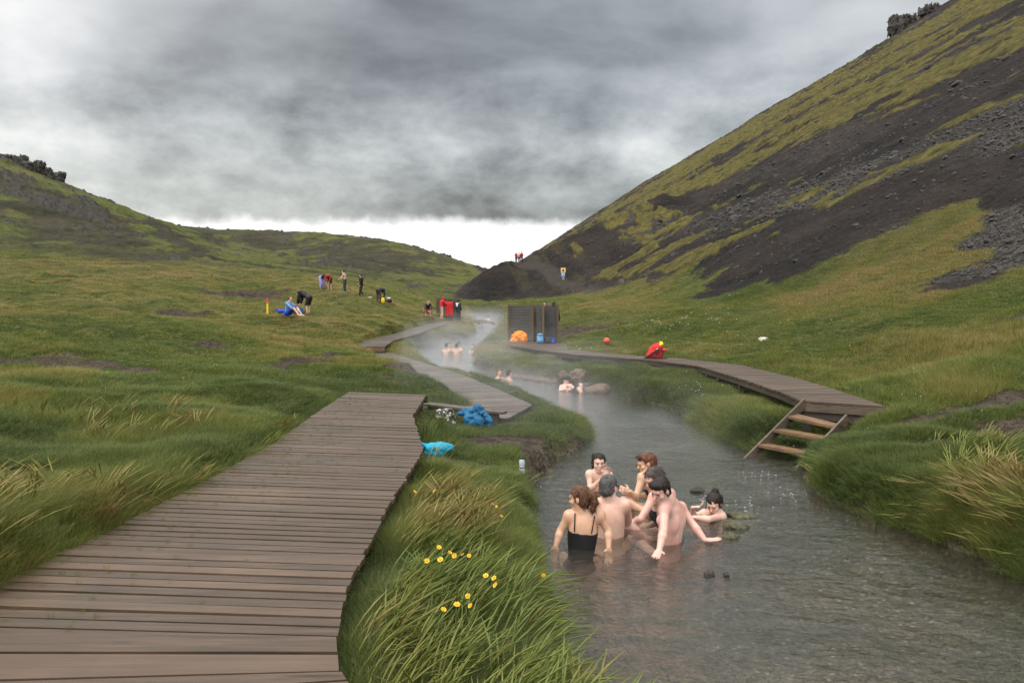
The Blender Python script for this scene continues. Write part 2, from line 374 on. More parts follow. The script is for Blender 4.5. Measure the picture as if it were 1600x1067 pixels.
for i, e in enumerate(RIGHT_EDGE[1:], 1):
    a = np.array(RIGHT_EDGE[max(i - 1, 1)][:2]); b = np.array(RIGHT_EDGE[min(i + 1, len(RIGHT_EDGE) - 1)][:2]); d = (b - a) / np.linalg.norm(b - a)
    n = np.array([d[1], -d[0]])
    wd = 1.2 if i < 6 else 1.2 + 0.0 * i
    if i >= 8: wd = 3.0
    p = np.array(e[:2]); q = p + n * wd
    if i == 1: q = np.array([5.62, 12.3])
    if i == 2: q = np.array([5.85, 14.9])
    RIGHT_RIBS.append((p, q, e[2]))
def mid(ribs): return [((l[0] + r[0]) / 2, (l[1] + r[1]) / 2, z) for l, r, z in ribs]
PADS += [(mid(NEAR_RIBS)[5:], 0.85, 0), (mid(NEAR_RIBS)[:6], 0.95, 0), (mid(LOWER_RIBS), 0.5, 0), (mid(FARLEFT_RIBS), 0.6, 0), (mid(RIGHT_RIBS), 0.6, 0)]
STEP_PAD = ([(5.05, 12.85, .50), (4.45, 12.5, .30), (3.65, 11.85, -.05)], .50, 0)
NPAD = len(PADS); PADS.append(STEP_PAD)
def deck_dist(x, y):
    d = np.full(np.shape(x), 99.0)
    for pts, hw, _ in PADS[:NPAD]:
        for a, b in zip(pts[:-1], pts[1:]): d = np.minimum(d, seg_d(x, y, a[0], a[1], b[0], b[1]) - hw)
    return d

# ------------------------------------------------------------------ ground cover masks
def px_of(x, y): return 800 + FPX * x / np.maximum(y, 0.5)
MUD = [((1540, 630), 1.3, 0.55), ((1450, 655), .9, 0.35), ((1600, 660), 1.0, .5), ((1480, 690), .55, .3), ((120, 572), 1.3, .55), ((40, 566), 1.2, .6), ((180, 585), 0.9, .5), ((465, 565), .35, 2.6), ((330, 540), .5, .3),
       ((620, 575), .9, .7), ((590, 585), .6, .6), ((780, 688), 1.0, .6), ((840, 700), .55, 1.2), ((720, 722), .5, .25), ((690, 718), .35, .3), ((850, 740), .3, 1.0), ((270, 495), .7, .4), ((385, 462), .9, .6),  ((900, 520), 1.2, .8),
       ((1580, 500), 1.0, .4), ((0, 735), .5, .2)]
MUDP = None
def masks(x, y, z):
    global MUDP
    if MUDP is None: MUDP = [(ground(*p), a, b) for p, a, b in MUD]
    r = np.hypot(x, y); u = ucoord(x, y); nz = fbm(x / 3.0, y / 3.0, 5, 71); n2 = fbm(x / 9, y / 9, 4, 73); nf = fbm(x * 1.3, y * 1.3, 4, 75)
    px = px_of(x, y)
    # right-hand hillside
    ub = 7.0 + (n2 - 0.5) * 9 + (nz - 0.5) * 4 + (nf - .5) * 2
    ub = ub - 2.6 * np.exp(-((y - 26) / 5.0) ** 2) + 1.6 * np.exp(-((y - 38) / 6) ** 2) - 4.2 * np.exp(-((y - 50) / 7) ** 2) - 2 * sstep(y, 60, 90)
    scree = sstep(u - ub, -0.25, 0.25) * (y > 2)
    ns = nose(x, y); wn = (ns > tps(x, y) - 0.3) & (y > 100) & (y < 240) & (u < 30)
    scree = np.maximum(scree, np.where(wn, sstep(ns - tps(x, y), -0.3, 0.3), 0))
    # moss bands run along the contour
    nb = fbm(y / 45, u / 9, 5, 77, 0.6); nl = fbm(y / 9 + u / 14, u / 3.5, 4, 78, 0.6)
    lu = np.log(np.maximum(u, 0.5))
    def band(a, b, s=0.10): return sstep(lu, math.log(a) - s, math.log(a) + s) * sstep(lu, math.log(b) + s, math.log(b) - s)
    mo = band(80, 160) * .95 + band(40, 62) * 1.0 + band(8, 15) * 0.95 * sstep(y, 58, 72) * sstep(y, 125, 95) + band(20, 33) * 0.12 + band(63, 76) * 0.42 + band(13, 24) * .1
    mo = mo - band(100, 112, .03) * 0.35 - band(46, 52, .03) * 0.15
    mo = np.where(y > 620, 0.35, mo) * (u > 3)
    moss = sstep(mo + (nb - 0.5) * 1.9 + (nl - 0.5) * 2.4, 0.50, 0.62) * scree * np.where(u > 8, 1, 0.2)
    # pale stony patches
    rk = band(4, 10) * sstep(y, 50, 36) * 0.7 + band(15, 34) * 0.42 * sstep(nb, 0.3, 0.6) + 0.25 * sstep(nb, 0.5, 0.7)
    rock = sstep(rk + (fbm(y / 8, u / 4, 4, 79) - 0.5) * 1.2, 0.35, 0.75) * scree * (1 - moss)
    mud = np.zeros_like(x)
    for p, a, b in MUDP:
        k = max(1.0, p[1] / 14); mud = np.maximum(mud, 1.25 * np.exp(-((x - p[0]) / (a * k)) ** 2 - ((y - p[1]) / (b * k * 1.5)) ** 2))
    sd = river_sd(x, y) if r.min() < 120 else np.full(x.shape, 99.)
    mud = sstep(mud + (nf - 0.5) * 1.1 + (nz - 0.5) * 0.7, 0.55, 0.85)
    mud = np.maximum(mud, sstep(sd, 0.30, 0.08) * 0.8)
    # bare streaks and crags on the left-hand and far hills
    lefty = sstep(r, 85, 130) * (1 - scree) * (u < 0)
    st = fbm(x / 16 + y / 55, y / 34 - x / 70, 5, 81, 0.6)
    bare = lefty * sstep(st, 0.58, 0.66) * 0.55
    bare = np.maximum(bare, lefty * sstep(r, 340, 400) * sstep(fbm(x / 20, y / 60, 5, 85, .6), 0.53, 0.62) * 0.6)
    cr = sstep(z, 20, 36) * sstep(r, 330, 250) * sstep(px, 330, 60)
    for pl_, w_ in STREAKS:
        for a, b in zip(pl_[:-1], pl_[1:]):
            dd_ = seg_d(x, y, a[0], a[1], b[0], b[1], .35) / (w_ * r / 150); bare = np.maximum(bare, lefty * sstep(dd_ + (fbm(x / 6, y / 12, 4, 83) - .5) * 2.2, 1.15, .45) * .78)
    crag = lefty * sstep(fbm(x / 9, y / 14, 5, 87, 0.65) + cr * 0.05 - .08 + .22 * np.exp(-((px - 125) / 60) ** 2 - ((r - 235) / 40) ** 2), 0.54, 0.64)
    # trodden path over the spur
    path = np.zeros_like(x)
    for a, b in zip(PATH[:-1], PATH[1:]): path = np.maximum(path, sstep(seg_d(x, y, a[0], a[1], b[0], b[1]), 1.5, 0.6))
    scree = np.maximum(scree, bare); rock = np.maximum(rock, crag)
    return scree, moss * (1 - path), mud * (1 - scree), rock * (1 - path), path, sd
PATH = []; STREAKS = []
for pl_, w_ in (([(240, 348), (275, 372), (320, 398)], 3.2), ([(268, 340), (300, 358), (335, 378)], 3.0), ([(255, 392), (330, 400), (420, 415), (480, 424)], 2.0), ([(0, 318), (70, 335), (140, 372), (230, 412)], 6.5), ([(60, 300), (130, 335), (200, 378)], 5.0), ([(510, 392), (560, 412)], 9), ([(540, 390), (610, 405), (640, 418)], 9), ([(395, 372), (420, 385)], 6)):
    STREAKS.append(([tuple(ground(*q, dmin=85)[:2]) for q in pl_], w_))
for q in ((809, 413), (830, 414), (850, 419), (862, 428), (868, 437), (900, 446), (940, 455)):
    g = ground(*q, dmin=50); PATH.append((g[0], g[1]))

def build_terrain():
    fine = np.radians(np.linspace(-35, 35, 1150)); co = np.radians(np.concatenate([np.linspace(-180, -35, 60)[:-1], []]))
    th = np.concatenate([co, fine, np.radians(np.linspace(35, 180, 60)[1:-1])])
    r = np.concatenate([[0.3], np.exp(np.linspace(math.log(1.0), math.log(1000), 1050))])
    TH, RR = np.meshgrid(th, r); X = RR * np.sin(TH); Y = RR * np.cos(TH)
    Z = height(X, Y); sc, mo, mu, ro, pa, sd = masks(X, Y, Z)
    Z = Z + mo * 0.10 * np.clip(RR / 60, 0.3, 4) * (0.6 + fbm(X / 1.5, Y / 1.5, 3, 91)) - mu * 0.02
    ro_far = ro * sstep(RR, 120, 200)
    Z = Z + ro_far * (fbm(X / 3.0, Y / 3.0, 4, 93, .7) - 0.35) * 3
    nr, nt_ = X.shape; idx = np.arange(nr * nt_).reshape(nr, nt_); nxt = np.roll(idx, -1, 1)
    F = np.stack([idx[:-1], nxt[:-1], nxt[1:], idx[1:]], -1).reshape(-1, 4)[:, ::-1]
    o = mesh_np('ground', np.stack([X, Y, Z], -1).reshape(-1, 3), F, MAT['ground'])
    a = o.data.color_attributes.new('cover', 'FLOAT_COLOR', 'POINT')
    a.data.foreach_set('color', np.stack([sc, mo, mu, ro], -1).astype(np.float32).ravel())
    b = o.data.attributes.new('path', 'FLOAT', 'POINT'); b.data.foreach_set('value', pa.astype(np.float32).ravel())
    o['kind'] = 'structure'
    return o
def build_water():
    xs = np.arange(-9, 9, 0.12); ys = np.concatenate([np.arange(1.5, 20, 0.12), np.arange(20, 104, 0.3)])
    X, Y = np.meshgrid(xs, ys); sd = river_sd(X, Y); Z = wz(Y) + 0 * X
    nr, n_ = X.shape; idx = np.arange(nr * n_).reshape(nr, n_)
    F = np.stack([idx[:-1, :-1], idx[:-1, 1:], idx[1:, 1:], idx[1:, :-1]], -1); keep = (sd[:-1, :-1] < 0.6)
    F = F[keep]; used = np.unique(F); mp = np.full(nr * n_, -1); mp[used] = np.arange(len(used))
    V = np.stack([X, Y, Z], -1).reshape(-1, 3)[used]
    o = mesh_np('river_water', V, mp[F], MAT['water']); o['kind'] = 'structure'; return o
# ------------------------------------------------------------------ materials
MAT = {}
def mk_ground():
    m, n, out = material('ground'); geo = n.node('ShaderNodeNewGeometry'); pos = geo.outputs['Position']
    c = n.attr('cover'); cs = n.node('ShaderNodeSeparateColor'); n.put(cs.inputs[0], c)
    sc, mo, mu = cs.outputs[0], cs.outputs[1], cs.outputs[2]; ro = n.node('ShaderNodeAttribute', attribute_name='cover').outputs['Alpha']
    pa = n.attr('path', out='Fac')
    cd = n.vm('LENGTH', n.vm('SUBTRACT', pos, (0, 0, CAMZ)), out=1)
    n1 = n.noise(pos, 0.12, 5, 0.6); n2 = n.noise(pos, 0.9, 6, 0.65); n3 = n.noise(pos, 9, 4, 0.7); n4 = n.noise(pos, 0.03, 4, 0.6)
    g = n.ramp(n.m('ADD', n.m('MULTIPLY', n1, 0.5), n.m('MULTIPLY', n2, 0.5)), [(0.28, (.030, .045, .012)), (0.42, (.085, .110, .022)), (0.54, (.165, .175, .038)), (0.70, (.205, .180, .060))])
    g = n.mix(n.mr(n3, 0.35, 0.7), n.mix(0.70, g, (0.012, 0.016, 0.006)), g)
    g = n.mix(n.mr(n4, 0.5, 0.68), g, (.115, .100, .042))
    dark = n.ramp(n.noise(pos, 2.2, 7, 0.75), [(0.3, (.0045, .0042, .004)), (0.5, (.0115, .0102, .0092)), (0.72, (.036, .031, .027))])
    dark = n.mix(n.mr(n.noise(n.mapping(pos, (.10, .022, .10)), 1.0, 6, .65), .47, .66, 0, .8), dark, n.mix(n.mr(n.noise(pos, 1.6, 6, .75), .42, .6), (.018, .016, .014), (.080, .072, .063)))
    dark = n.mix(n.mr(n1, 0.35, 0.7), dark, n.mix(0.5, dark, (.065, .045, .036)))
    moss = n.ramp(n.noise(pos, 0.8, 6, 0.7), [(0.3, (.030, .027, .010)), (0.48, (.090, .078, .020)), (0.68, (.165, .138, .038))])
    vo = n.vor(n.vm('ADD', pos, n.vm('SCALE', n.noise(pos, 2, 3, out=1), 0.3)), 2.4)
    voc = n.node('ShaderNodeTexVoronoi'); n.put(voc.inputs[0], pos); voc.inputs['Scale'].default_value = 3.3
    rock = n.mix(n.mr(n.noise(pos, 3.5, 8, 0.75), 0.36, 0.62), (.030, .027, .024), n.mix(n.mr(voc.outputs['Distance'], 0.1, 0.7), (.17, .155, .135), (.05, .044, .038)))
    mud = n.ramp(n.noise(pos, 3.0, 8, 0.65), [(0.3, (.030, .022, .015)), (0.55, (.080, .060, .042)), (0.75, (.13, .10, .075))])
    col = n.mix(sc, g, dark); col = n.mix(ro, col, rock); col = n.mix(mo, col, moss); col = n.mix(mu, col, mud)
    col = n.mix(n.m('MULTIPLY', pa, 0.7), col, (.070, .058, .048))
    z = n.sep(pos)[2]; y = n.sep(pos)[1]
    bed = n.ramp(n.noise(n.mapping(pos, (1, 1, 1)), 9, 9, 0.82, 0.5), [(0.34, (.05, .04, .028)), (0.47, (.17, .135, .095)), (0.60, (.33, .26, .18)), (0.70, (.75, .66, .48))])
    pv = n.node('ShaderNodeTexVoronoi'); n.put(pv.inputs[0], pos); pv.inputs['Scale'].default_value = 17
    pr_ = n.sep(pv.outputs['Color'])[0]; bed = n.mix(n.mr(pv.outputs['Distance'], .45, .15, 0, .75), bed, n.ramp(pr_, [(0, (.05, .045, .03)), (.4, (.20, .16, .11)), (.75, (.32, .27, .19)), (.93, (.75, .68, .50))]))
    bed = n.mix(n.mr(n.noise(pos, 0.55, 4, 0.6), 0.42, 0.60), n.mix(0.60, bed, (.07, .095, .07)), bed)
    wl = n.mr(y, 40, 124, 0, 1.6)
    col = n.mix(n.mr(n.m('SUBTRACT', z, wl), 0.06, -0.10), col, bed)
    hgt = n.m('ADD', n.m('MULTIPLY', n3, 0.25), n.m('ADD', n2, n.m('MULTIPLY', n.noise(pos, 3.3, 5, 0.75), 1.1)))
    hgt = n.m('ADD', hgt, n.m('MULTIPLY', n.m('MULTIPLY', ro, n.vor(pos, 3.0)), 1.6))
    bp = n.bump(hgt, 1.0, 0.16)
    bp2 = n.bump(n.noise(pos, 0.35, 6, 0.70), 1.0, 1.8, bp)
    principled(n, out, col, 0.9, bp2, 0.15); return m
def mk_water():
    m, n, out = material('water'); pos = n.node('ShaderNodeNewGeometry').outputs['Position']
    p1 = n.mapping(pos, (1.0, 1.35, 1)); a = n.noise(p1, 4.2, 6, 0.62, 0.6); b = n.noise(pos, 1.4, 3, 0.5, 0.3); c = n.noise(p1, 15, 3, 0.6)
    h = n.m('ADD', n.m('ADD', n.m('MULTIPLY', a, 1.0), n.m('MULTIPLY', b, 1.0)), n.m('MULTIPLY', c, 0.16))
    nm = n.bump(n.m('MULTIPLY', h, n.mr(n.noise(pos, .5, 3, .5), .3, .7, .30, 1.0)), 0.48, 0.085)
    fr = n.node('ShaderNodeFresnel'); fr.inputs[0].default_value = 1.33; n.put(fr.inputs[1], nm)
    gl = n.node('ShaderNodeBsdfGlossy'); gl.inputs['Roughness'].default_value = 0.09; n.put(gl.inputs['Normal'], nm); gl.inputs[0].default_value = (0.92, .95, .96, 1)
    tr = n.node('ShaderNodeBsdfTransparent'); tr.inputs[0].default_value = (0.80, 0.82, 0.77, 1)
    df = n.node('ShaderNodeBsdfDiffuse'); df.inputs[0].default_value = (0.118, 0.100, 0.078, 1)
    mx = n.node('ShaderNodeMixShader'); mx.inputs[0].default_value = 0.20; n.l.new(tr.outputs[0], mx.inputs[1]); n.l.new(df.outputs[0], mx.inputs[2])
    m2 = n.node('ShaderNodeMixShader'); n.put(m2.inputs[0], n.m('MULTIPLY', fr.outputs[0], 1.45, None, True)); n.l.new(mx.outputs[0], m2.inputs[1]); n.l.new(gl.outputs[0], m2.inputs[2])
    n.l.new(m2.outputs[0], out.inputs[0]); return m
def mk_wood(name, base, dark, rough=(0.32, 0.6), sc=(1.2, 14, 14), green=0.0):
    m, n, out = material(name); oc = n.node('ShaderNodeTexCoord').outputs['Object']; rnd = n.node('ShaderNodeNewGeometry').outputs['Random Per Island']
    v = n.vm('ADD', n.mapping(oc, sc), n.comb(n.m('MULTIPLY', rnd, 37), n.m('MULTIPLY', rnd, 11), 0))
    g = n.noise(v, 1.6, 8, 0.65, 0.6); g2 = n.noise(oc, 1.1, 5, 0.6)
    col = n.mix(n.mr(g, 0.35, 0.68), dark, base)
    col = n.mix(n.mr(rnd, 0, 1, 0.0, 0.5), col, n.mix(0.5, col, tuple(c * 0.45 for c in base)))
    col = n.mix(n.mr(n.m('FRACT', n.m('MULTIPLY', rnd, 7.31)), 0.6, 1, 0.0, 0.45), col, tuple(min(1, c * 1.5) for c in base))
    col = n.mix(n.mr(g2, 0.48, 0.7, 0, 0.35), col, (0.035, 0.032, 0.018))
    kn = n.vor(n.mapping(v, (.5, .28, .28)), 1.0); col = n.mix(n.mr(kn, .10, .04), col, tuple(q * .25 for q in base)); wet = n.noise(oc, 0.8, 4, 0.6); col = n.mix(n.mr(wet, .45, .62, 0, .45), col, tuple(q * .45 for q in base)); ro = n.mr(wet, 0.35, 0.65, rough[0], rough[1])
    groove = n.m('SINE', n.m('MULTIPLY', n.sep(n.mapping(oc, (1, 1, 1)))[1], 520))
    h = n.m('ADD', g, n.m('MULTIPLY', n.noise(v, 5, 4, 0.7), 0.4))
    principled(n, out, col, ro, n.bump(h, 0.5, 0.006), 0.5); return m
def mk_grass(name, cols, trans=0.35):
    m, n, out = material(name); t = n.attr('tint', 'INSTANCER', 'Fac'); hgt = n.attr('hh', 'GEOMETRY', 'Fac'); pb = n.attr('br', 'GEOMETRY', 'Fac')
    f = n.m('ADD', t, n.m('MULTIPLY', n.m('SUBTRACT', pb, 0.5), 0.50))
    col = n.ramp(f, cols); col = n.mix(n.mr(hgt, 0.35, 1.0, 0, 0.45), col, n.mix(0.5, col, (.26, .24, .10)))
    vv = n.m('FRACT', n.m('MULTIPLY', pb, 13.7)); col = n.mix(n.m('GREATER_THAN', vv, .76), col, n.mix(.60, col, (.012, .018, .005))); col = n.mix(n.m('LESS_THAN', vv, .12), col, n.mix(.55, col, (.36, .33, .13)))
    d = n.node('ShaderNodeBsdfPrincipled'); n.put(d.inputs['Base Color'], col); d.inputs['Roughness'].default_value = 0.6; d.inputs['Specular IOR Level'].default_value = 0.25
    tl = n.node('ShaderNodeBsdfTranslucent'); n.put(tl.inputs[0], col)
    mx = n.node('ShaderNodeMixShader'); mx.inputs[0].default_value = trans; n.l.new(d.outputs[0], mx.inputs[1]); n.l.new(tl.outputs[0], mx.inputs[2]); n.l.new(mx.outputs[0], out.inputs[0])
    return m
def mk_simple(name, col, rough=0.6, var=0.25, scale=12, bump=0.3, bd=0.01, spec=0.4, **kw):
    m, n, out = material(name); oc = n.node('ShaderNodeTexCoord').outputs['Object']
    a = n.noise(oc, scale, 6, 0.6); c = n.mix(n.mr(a, 0.3, 0.7), tuple(q * (1 - var) for q in col), tuple(min(1, q * (1 + var)) for q in col))
    principled(n, out, c, rough, n.bump(n.noise(oc, scale * 2.2, 5, 0.6), bump, bd), spec, **kw); return m
def mk_skin(name, col, red):
    m, n, out = material(name); oc = n.node('ShaderNodeTexCoord').outputs['Object']
    a = n.noise(oc, 7.5, 5, 0.65); b = n.noise(oc, 38, 3, 0.6)
    c = n.mix(n.mr(a, 0.42, 0.68), col, red); c = n.mix(n.mr(b, 0.35, 0.7, 0, 0.34), c, tuple(q * 0.7 for q in col))
    principled(n, out, c, 0.42, n.bump(b, 0.15, 0.003), 0.45, Subsurface_Weight=0.12, Subsurface_Radius=(0.03, 0.012, 0.006)); return m
MAT['ground'] = mk_ground(); MAT['water'] = mk_water()
MAT['deck'] = mk_wood('wet_deck_wood', (.130, .084, .053), (.048, .032, .021), (0.30, 0.55), (1.0, 16, 16))
MAT['deck_grey'] = mk_wood('grey_deck_wood', (.150, .120, .092), (.065, .052, .040), (0.35, 0.65), (5, 5, 5))
MAT['deck_side'] = mk_wood('deck_side_wood', (.075, .055, .040), (.030, .022, .016), (0.5, 0.8), (2, 2, 8))
MAT['step_wood'] = mk_wood('orange_brown_step_wood', (.24, .135, .060), (.10, .055, .025), (0.4, 0.7), (3, 3, 14))
MAT['rail_wood'] = mk_wood('weathered_stringer_wood', (.15, .11, .075), (.065, .045, .03), (0.4, 0.7), (3, 3, 14))
MAT['screen'] = mk_wood('grey_screen_board', (.095, .092, .09), (.05, .048, .046), (0.4, 0.7), (1.5, 1.5, 20))
MAT['post'] = mk_wood('brown_post_wood', (.20, .125, .065), (.10, .060, .03), (0.6, 0.8), (8, 8, 1.5))
GC = [(0.0, (.030, .062, .012)), (0.28, (.100, .165, .028)), (0.52, (.190, .222, .040)), (0.76, (.260, .235, .060)), (1.0, (.40, .29, .12))]
MAT['grass'] = mk_grass('grass_blades', GC)
MAT['skin_pale'] = mk_skin('pale_skin', (.68, .45, .35), (.68, .37, .28))
MAT['skin_tan'] = mk_skin('tanned_skin', (.62, .38, .25), (.62, .33, .21))
MAT['skin_pink'] = mk_skin('pink_skin', (.70, .44, .36), (.68, .31, .25))
def hairm(name, c):
    m, n, out = material(name); oc = n.node('ShaderNodeTexCoord').outputs['Object']; a = n.noise(n.mapping(oc, (90, 90, 16)), 1.0, 4, .7); b = n.noise(oc, 18, 3, .6)
    col = n.mix(n.mr(a, .3, .7), tuple(q * .35 for q in c), tuple(min(1, q * 1.9) for q in c)); col = n.mix(n.mr(b, .4, .7, 0, .5), col, tuple(q * .5 for q in c))
    principled(n, out, col, .5, n.bump(a, .9, .012), .35); return m
MAT['hair_brown'] = hairm('brown_hair', (.11, .050, .024)); MAT['hair_dark'] = hairm('dark_hair', (.020, .014, .011)); MAT['hair_red'] = hairm('auburn_hair', (.135, .050, .024))
MAT['hair_grey'] = hairm('grey_hair', (.085, .082, .082)); MAT['hair_mix'] = hairm('greying_brown_hair', (.075, .060, .050))
MAT['black'] = mk_simple('black_fabric', (.010, .010, .012), 0.6, .3, 30, .3, .004); MAT['navy'] = mk_simple('navy_fabric', (.018, .016, .04), 0.6, .3, 30, .3, .004)
MAT['eye'] = mk_simple('eye_dark', (.02, .012, .01), 0.3, .1, 50, 0, .001); MAT['lips'] = mk_simple('lips', (.42, .13, .11), .4, .1, 50, 0, .001)
def fab(k, c, rough=.75, **kw): MAT[k] = mk_simple(k + '_cloth', c, rough, .2, 9, .5, .02, .3, **kw)
fab('blue', (.012, .105, .215)); fab('cyan', (.015, .29, .42)); fab('orange', (.95, .25, .02)); fab('red', (.55, .022, .022)); fab('dred', (.30, .02, .025)); fab('lilac', (.30, .27, .55)); fab('lblue', (.12, .30, .50))
fab('rblue', (.015, .06, .40)); fab('dgrey', (.03, .032, .04)); fab('jeans', (.035, .045, .075)); fab('brownt', (.07, .045, .035)); fab('white', (.72, .74, .76)); fab('yellow', (.80, .55, .02)); fab('lime', (.72, .85, .02))
fab('cream', (.55, .50, .42)); fab('coral', (.65, .10, .05))
MAT['rock'] = mk_simple('brown_rock', (.13, .085, .055), .85, .5, 7, .9, .05); MAT['rock_dark'] = mk_simple('dark_wet_rock', (.035, .030, .022), .45, .5, 9, .9, .03); MAT['rock_grey'] = mk_simple('grey_crag_rock', (.060, .054, .047), .9, .6, 0.5, 1.0, 0.6)
MAT['stone'] = mk_simple('scree_stone', (.045, .041, .037), .85, .6, 1.2, .6, .03)
MAT['petal'] = mk_simple('yellow_petal', (.85, .52, .015), .5, .15, 60, .1, .001); MAT['fcen'] = mk_simple('flower_centre', (.55, .25, .02), .6, .2, 90, .3, .001); MAT['stem'] = mk_simple('green_stem', (.05, .09, .02), .6, .2, 30, .1, .001)
MAT['plastic'] = mk_simple('clear_grey_plastic', (.62, .66, .70), .25, .05, 20, 0.02, .001, .5, Transmission_Weight=0.25); MAT['blackpl'] = mk_simple('black_plastic', (.012, .012, .014), .4, .1, 20, .05, .001)
build_terrain(); build_water()
# ------------------------------------------------------------------ sculpting: smooth-union distance fields turned into one continuous surface
def nz(v): v = np.array(v, float); return v / (np.linalg.norm(v) + 1e-12)
class Sculpt:
    def __init__(s, h): s.h = h; s.p = []
    def cap(s, a, b, ra, rb=None, k=0.02, tag_='', sub=False):
        a = np.array(a, float); b = np.array(b, float); rb = ra if rb is None else rb; m = max(ra, rb)
        lo = np.minimum(a, b) - m; hi = np.maximum(a, b) + m
        def f(p):
            e = b - a; t = np.clip(((p - a) @ e) / (e @ e + 1e-12), 0, 1)
            return np.linalg.norm(p - a - t[..., None] * e, axis=-1) - (ra + (rb - ra) * t)
        s.p.append((f, lo, hi, k, tag_, sub)); return s
    def ell(s, c, axes, rad, k=0.02, tag_='', sub=False):
        c = np.array(c, float); M = np.array([nz(a) for a in axes]); rad = np.array(rad, float); m = rad.max()
        def f(p):
            q = (p - c) @ M.T; k0 = np.linalg.norm(q / rad, axis=-1); k1 = np.linalg.norm(q / rad ** 2, axis=-1)
            return np.where(k1 > 1e-9, k0 * (k0 - 1) / np.maximum(k1, 1e-9), -rad.min())
        s.p.append((f, c - m, c + m, k, tag_, sub)); return s
    def blk(s, c, axes, rad, k=0.02):
        c = np.array(c, float); M = np.array([nz(a) for a in axes]); rad = np.array(rad, float); m = np.linalg.norm(rad)
        def f(p): q = np.abs((p - c) @ M.T / rad); return ((q ** 8).sum(-1) ** .125 - 1) * rad.min()
        s.p.append((f, c - m, c + m, k, '', False)); return s
    def mesh(s, disp=None, cut=None):
        lo = np.min([q[1] for q in s.p if not q[5]], 0) - s.h * 4; hi = np.max([q[2] for q in s.p if not q[5]], 0) + s.h * 4
        n = np.ceil((hi - lo) / s.h).astype(int) + 1; F = np.full(n, 1.0, np.float32)
        for f, a, b, k, _, sub in s.p:
            i0 = np.clip(np.floor((a - k - 3 * s.h - lo) / s.h).astype(int), 0, n); i1 = np.clip(np.ceil((b + k + 3 * s.h - lo) / s.h).astype(int) + 1, 0, n)
            if (i1 <= i0).any(): continue
            ax = [lo[j] + s.h * np.arange(i0[j], i1[j]) for j in range(3)]
            p = np.stack(np.meshgrid(*ax, indexing='ij'), -1); d = f(p); sl = tuple(slice(i0[j], i1[j]) for j in range(3)); g = F[sl]
            if sub: h = np.clip(0.5 - 0.5 * (g + d) / k, 0, 1); F[sl] = g * (1 - h) - d * h + k * h * (1 - h)
            else: h = np.clip(0.5 + 0.5 * (d - g) / k, 0, 1); F[sl] = d * (1 - h) + g * h - k * h * (1 - h)
        if disp is not None or cut is not None:
            ax = [lo[j] + s.h * np.arange(n[j]) for j in range(3)]; p = np.stack(np.meshgrid(*ax, indexing='ij'), -1)
            if disp is not None: F = F + disp(p)
            if cut is not None: F = np.maximum(F, cut(p))
        return nets(F, lo, s.h)
    def label(s, V):
        best = np.full(len(V), 1e9); lab = np.zeros(len(V), int); names = []
        for q in s.p:
            if q[5]: continue
            if q[4] not in names: names.append(q[4])
            d = q[0](V); m = d < best; best[m] = d[m]; lab[m] = names.index(q[4])
        return np.array(names, dtype=object)[lab]
def nets(F, lo, h):
    I = F < 0; n = F.shape
    c = np.zeros(tuple(k - 1 for k in n), np.int8)
    for a in (0, 1):
        for b in (0, 1):
            for d in (0, 1): c += I[a:n[0] - 1 + a, b:n[1] - 1 + b, d:n[2] - 1 + d]
    act = (c > 0) & (c < 8); ids = np.full(act.shape, -1, np.int64); cell = np.argwhere(act); ids[act] = np.arange(len(cell))
    sm = np.zeros((len(cell), 3)); cnt = np.zeros(len(cell))
    cor = [(a, b, d) for a in (0, 1) for b in (0, 1) for d in (0, 1)]
    for p in cor:
        for ax in range(3):
            if p[ax]: continue
            q = list(p); q[ax] = 1
            fa = F[tuple((cell + p).T)]; fb = F[tuple((cell + q).T)]; m = (fa < 0) != (fb < 0)
            t = np.where(m, fa / (fa - fb + 1e-12), 0); w = np.array(p, float) + 0 * cell; w[:, ax] = t
            sm[m] += w[m]; cnt[m] += 1
    V = lo + h * (cell + sm / cnt[:, None]); Q = []
    for ax in range(3):
        o1, o2 = [k for k in range(3) if k != ax]
        a = [slice(1, -1)] * 3; a[ax] = slice(0, -1); b = [slice(1, -1)] * 3; b[ax] = slice(1, None)
        A_, B_ = I[tuple(a)], I[tuple(b)]; e = np.argwhere(A_ != B_)
        if not len(e): continue
        st = A_[tuple(e.T)]; base = e.copy(); base[:, o1] += 1; base[:, o2] += 1
        def cid(d1, d2): q = base.copy(); q[:, o1] -= d1; q[:, o2] -= d2; return ids[tuple(q.T)]
        quad = np.stack([cid(1, 1), cid(0, 1), cid(0, 0), cid(1, 0)], -1)
        flip = st if ax != 1 else ~st
        quad = np.where(flip[:, None], quad, quad[:, ::-1]); Q.append(quad)
    Fq = np.concatenate(Q); Fq = Fq[(Fq >= 0).all(1)]
    return V, Fq
def vnormals(V, F):
    n = np.cross(V[F[:, 2]] - V[F[:, 0]], V[F[:, 3]] - V[F[:, 1]]); N_ = np.zeros_like(V)
    for k in range(4): np.add.at(N_, F[:, k], n)
    return N_ / (np.linalg.norm(N_, axis=1, keepdims=True) + 1e-12)
def smoothv(V, F, it=2, f=0.5):
    for _ in range(it):
        s_ = np.zeros_like(V); c = np.zeros(len(V))
        for k in range(4):
            a, b = F[:, k], F[:, (k + 1) % 4]; np.add.at(s_, a, V[b]); np.add.at(s_, b, V[a]); np.add.at(c, a, 1); np.add.at(c, b, 1)
        V = V * (1 - f) + f * s_ / np.maximum(c, 1)[:, None]
    return V
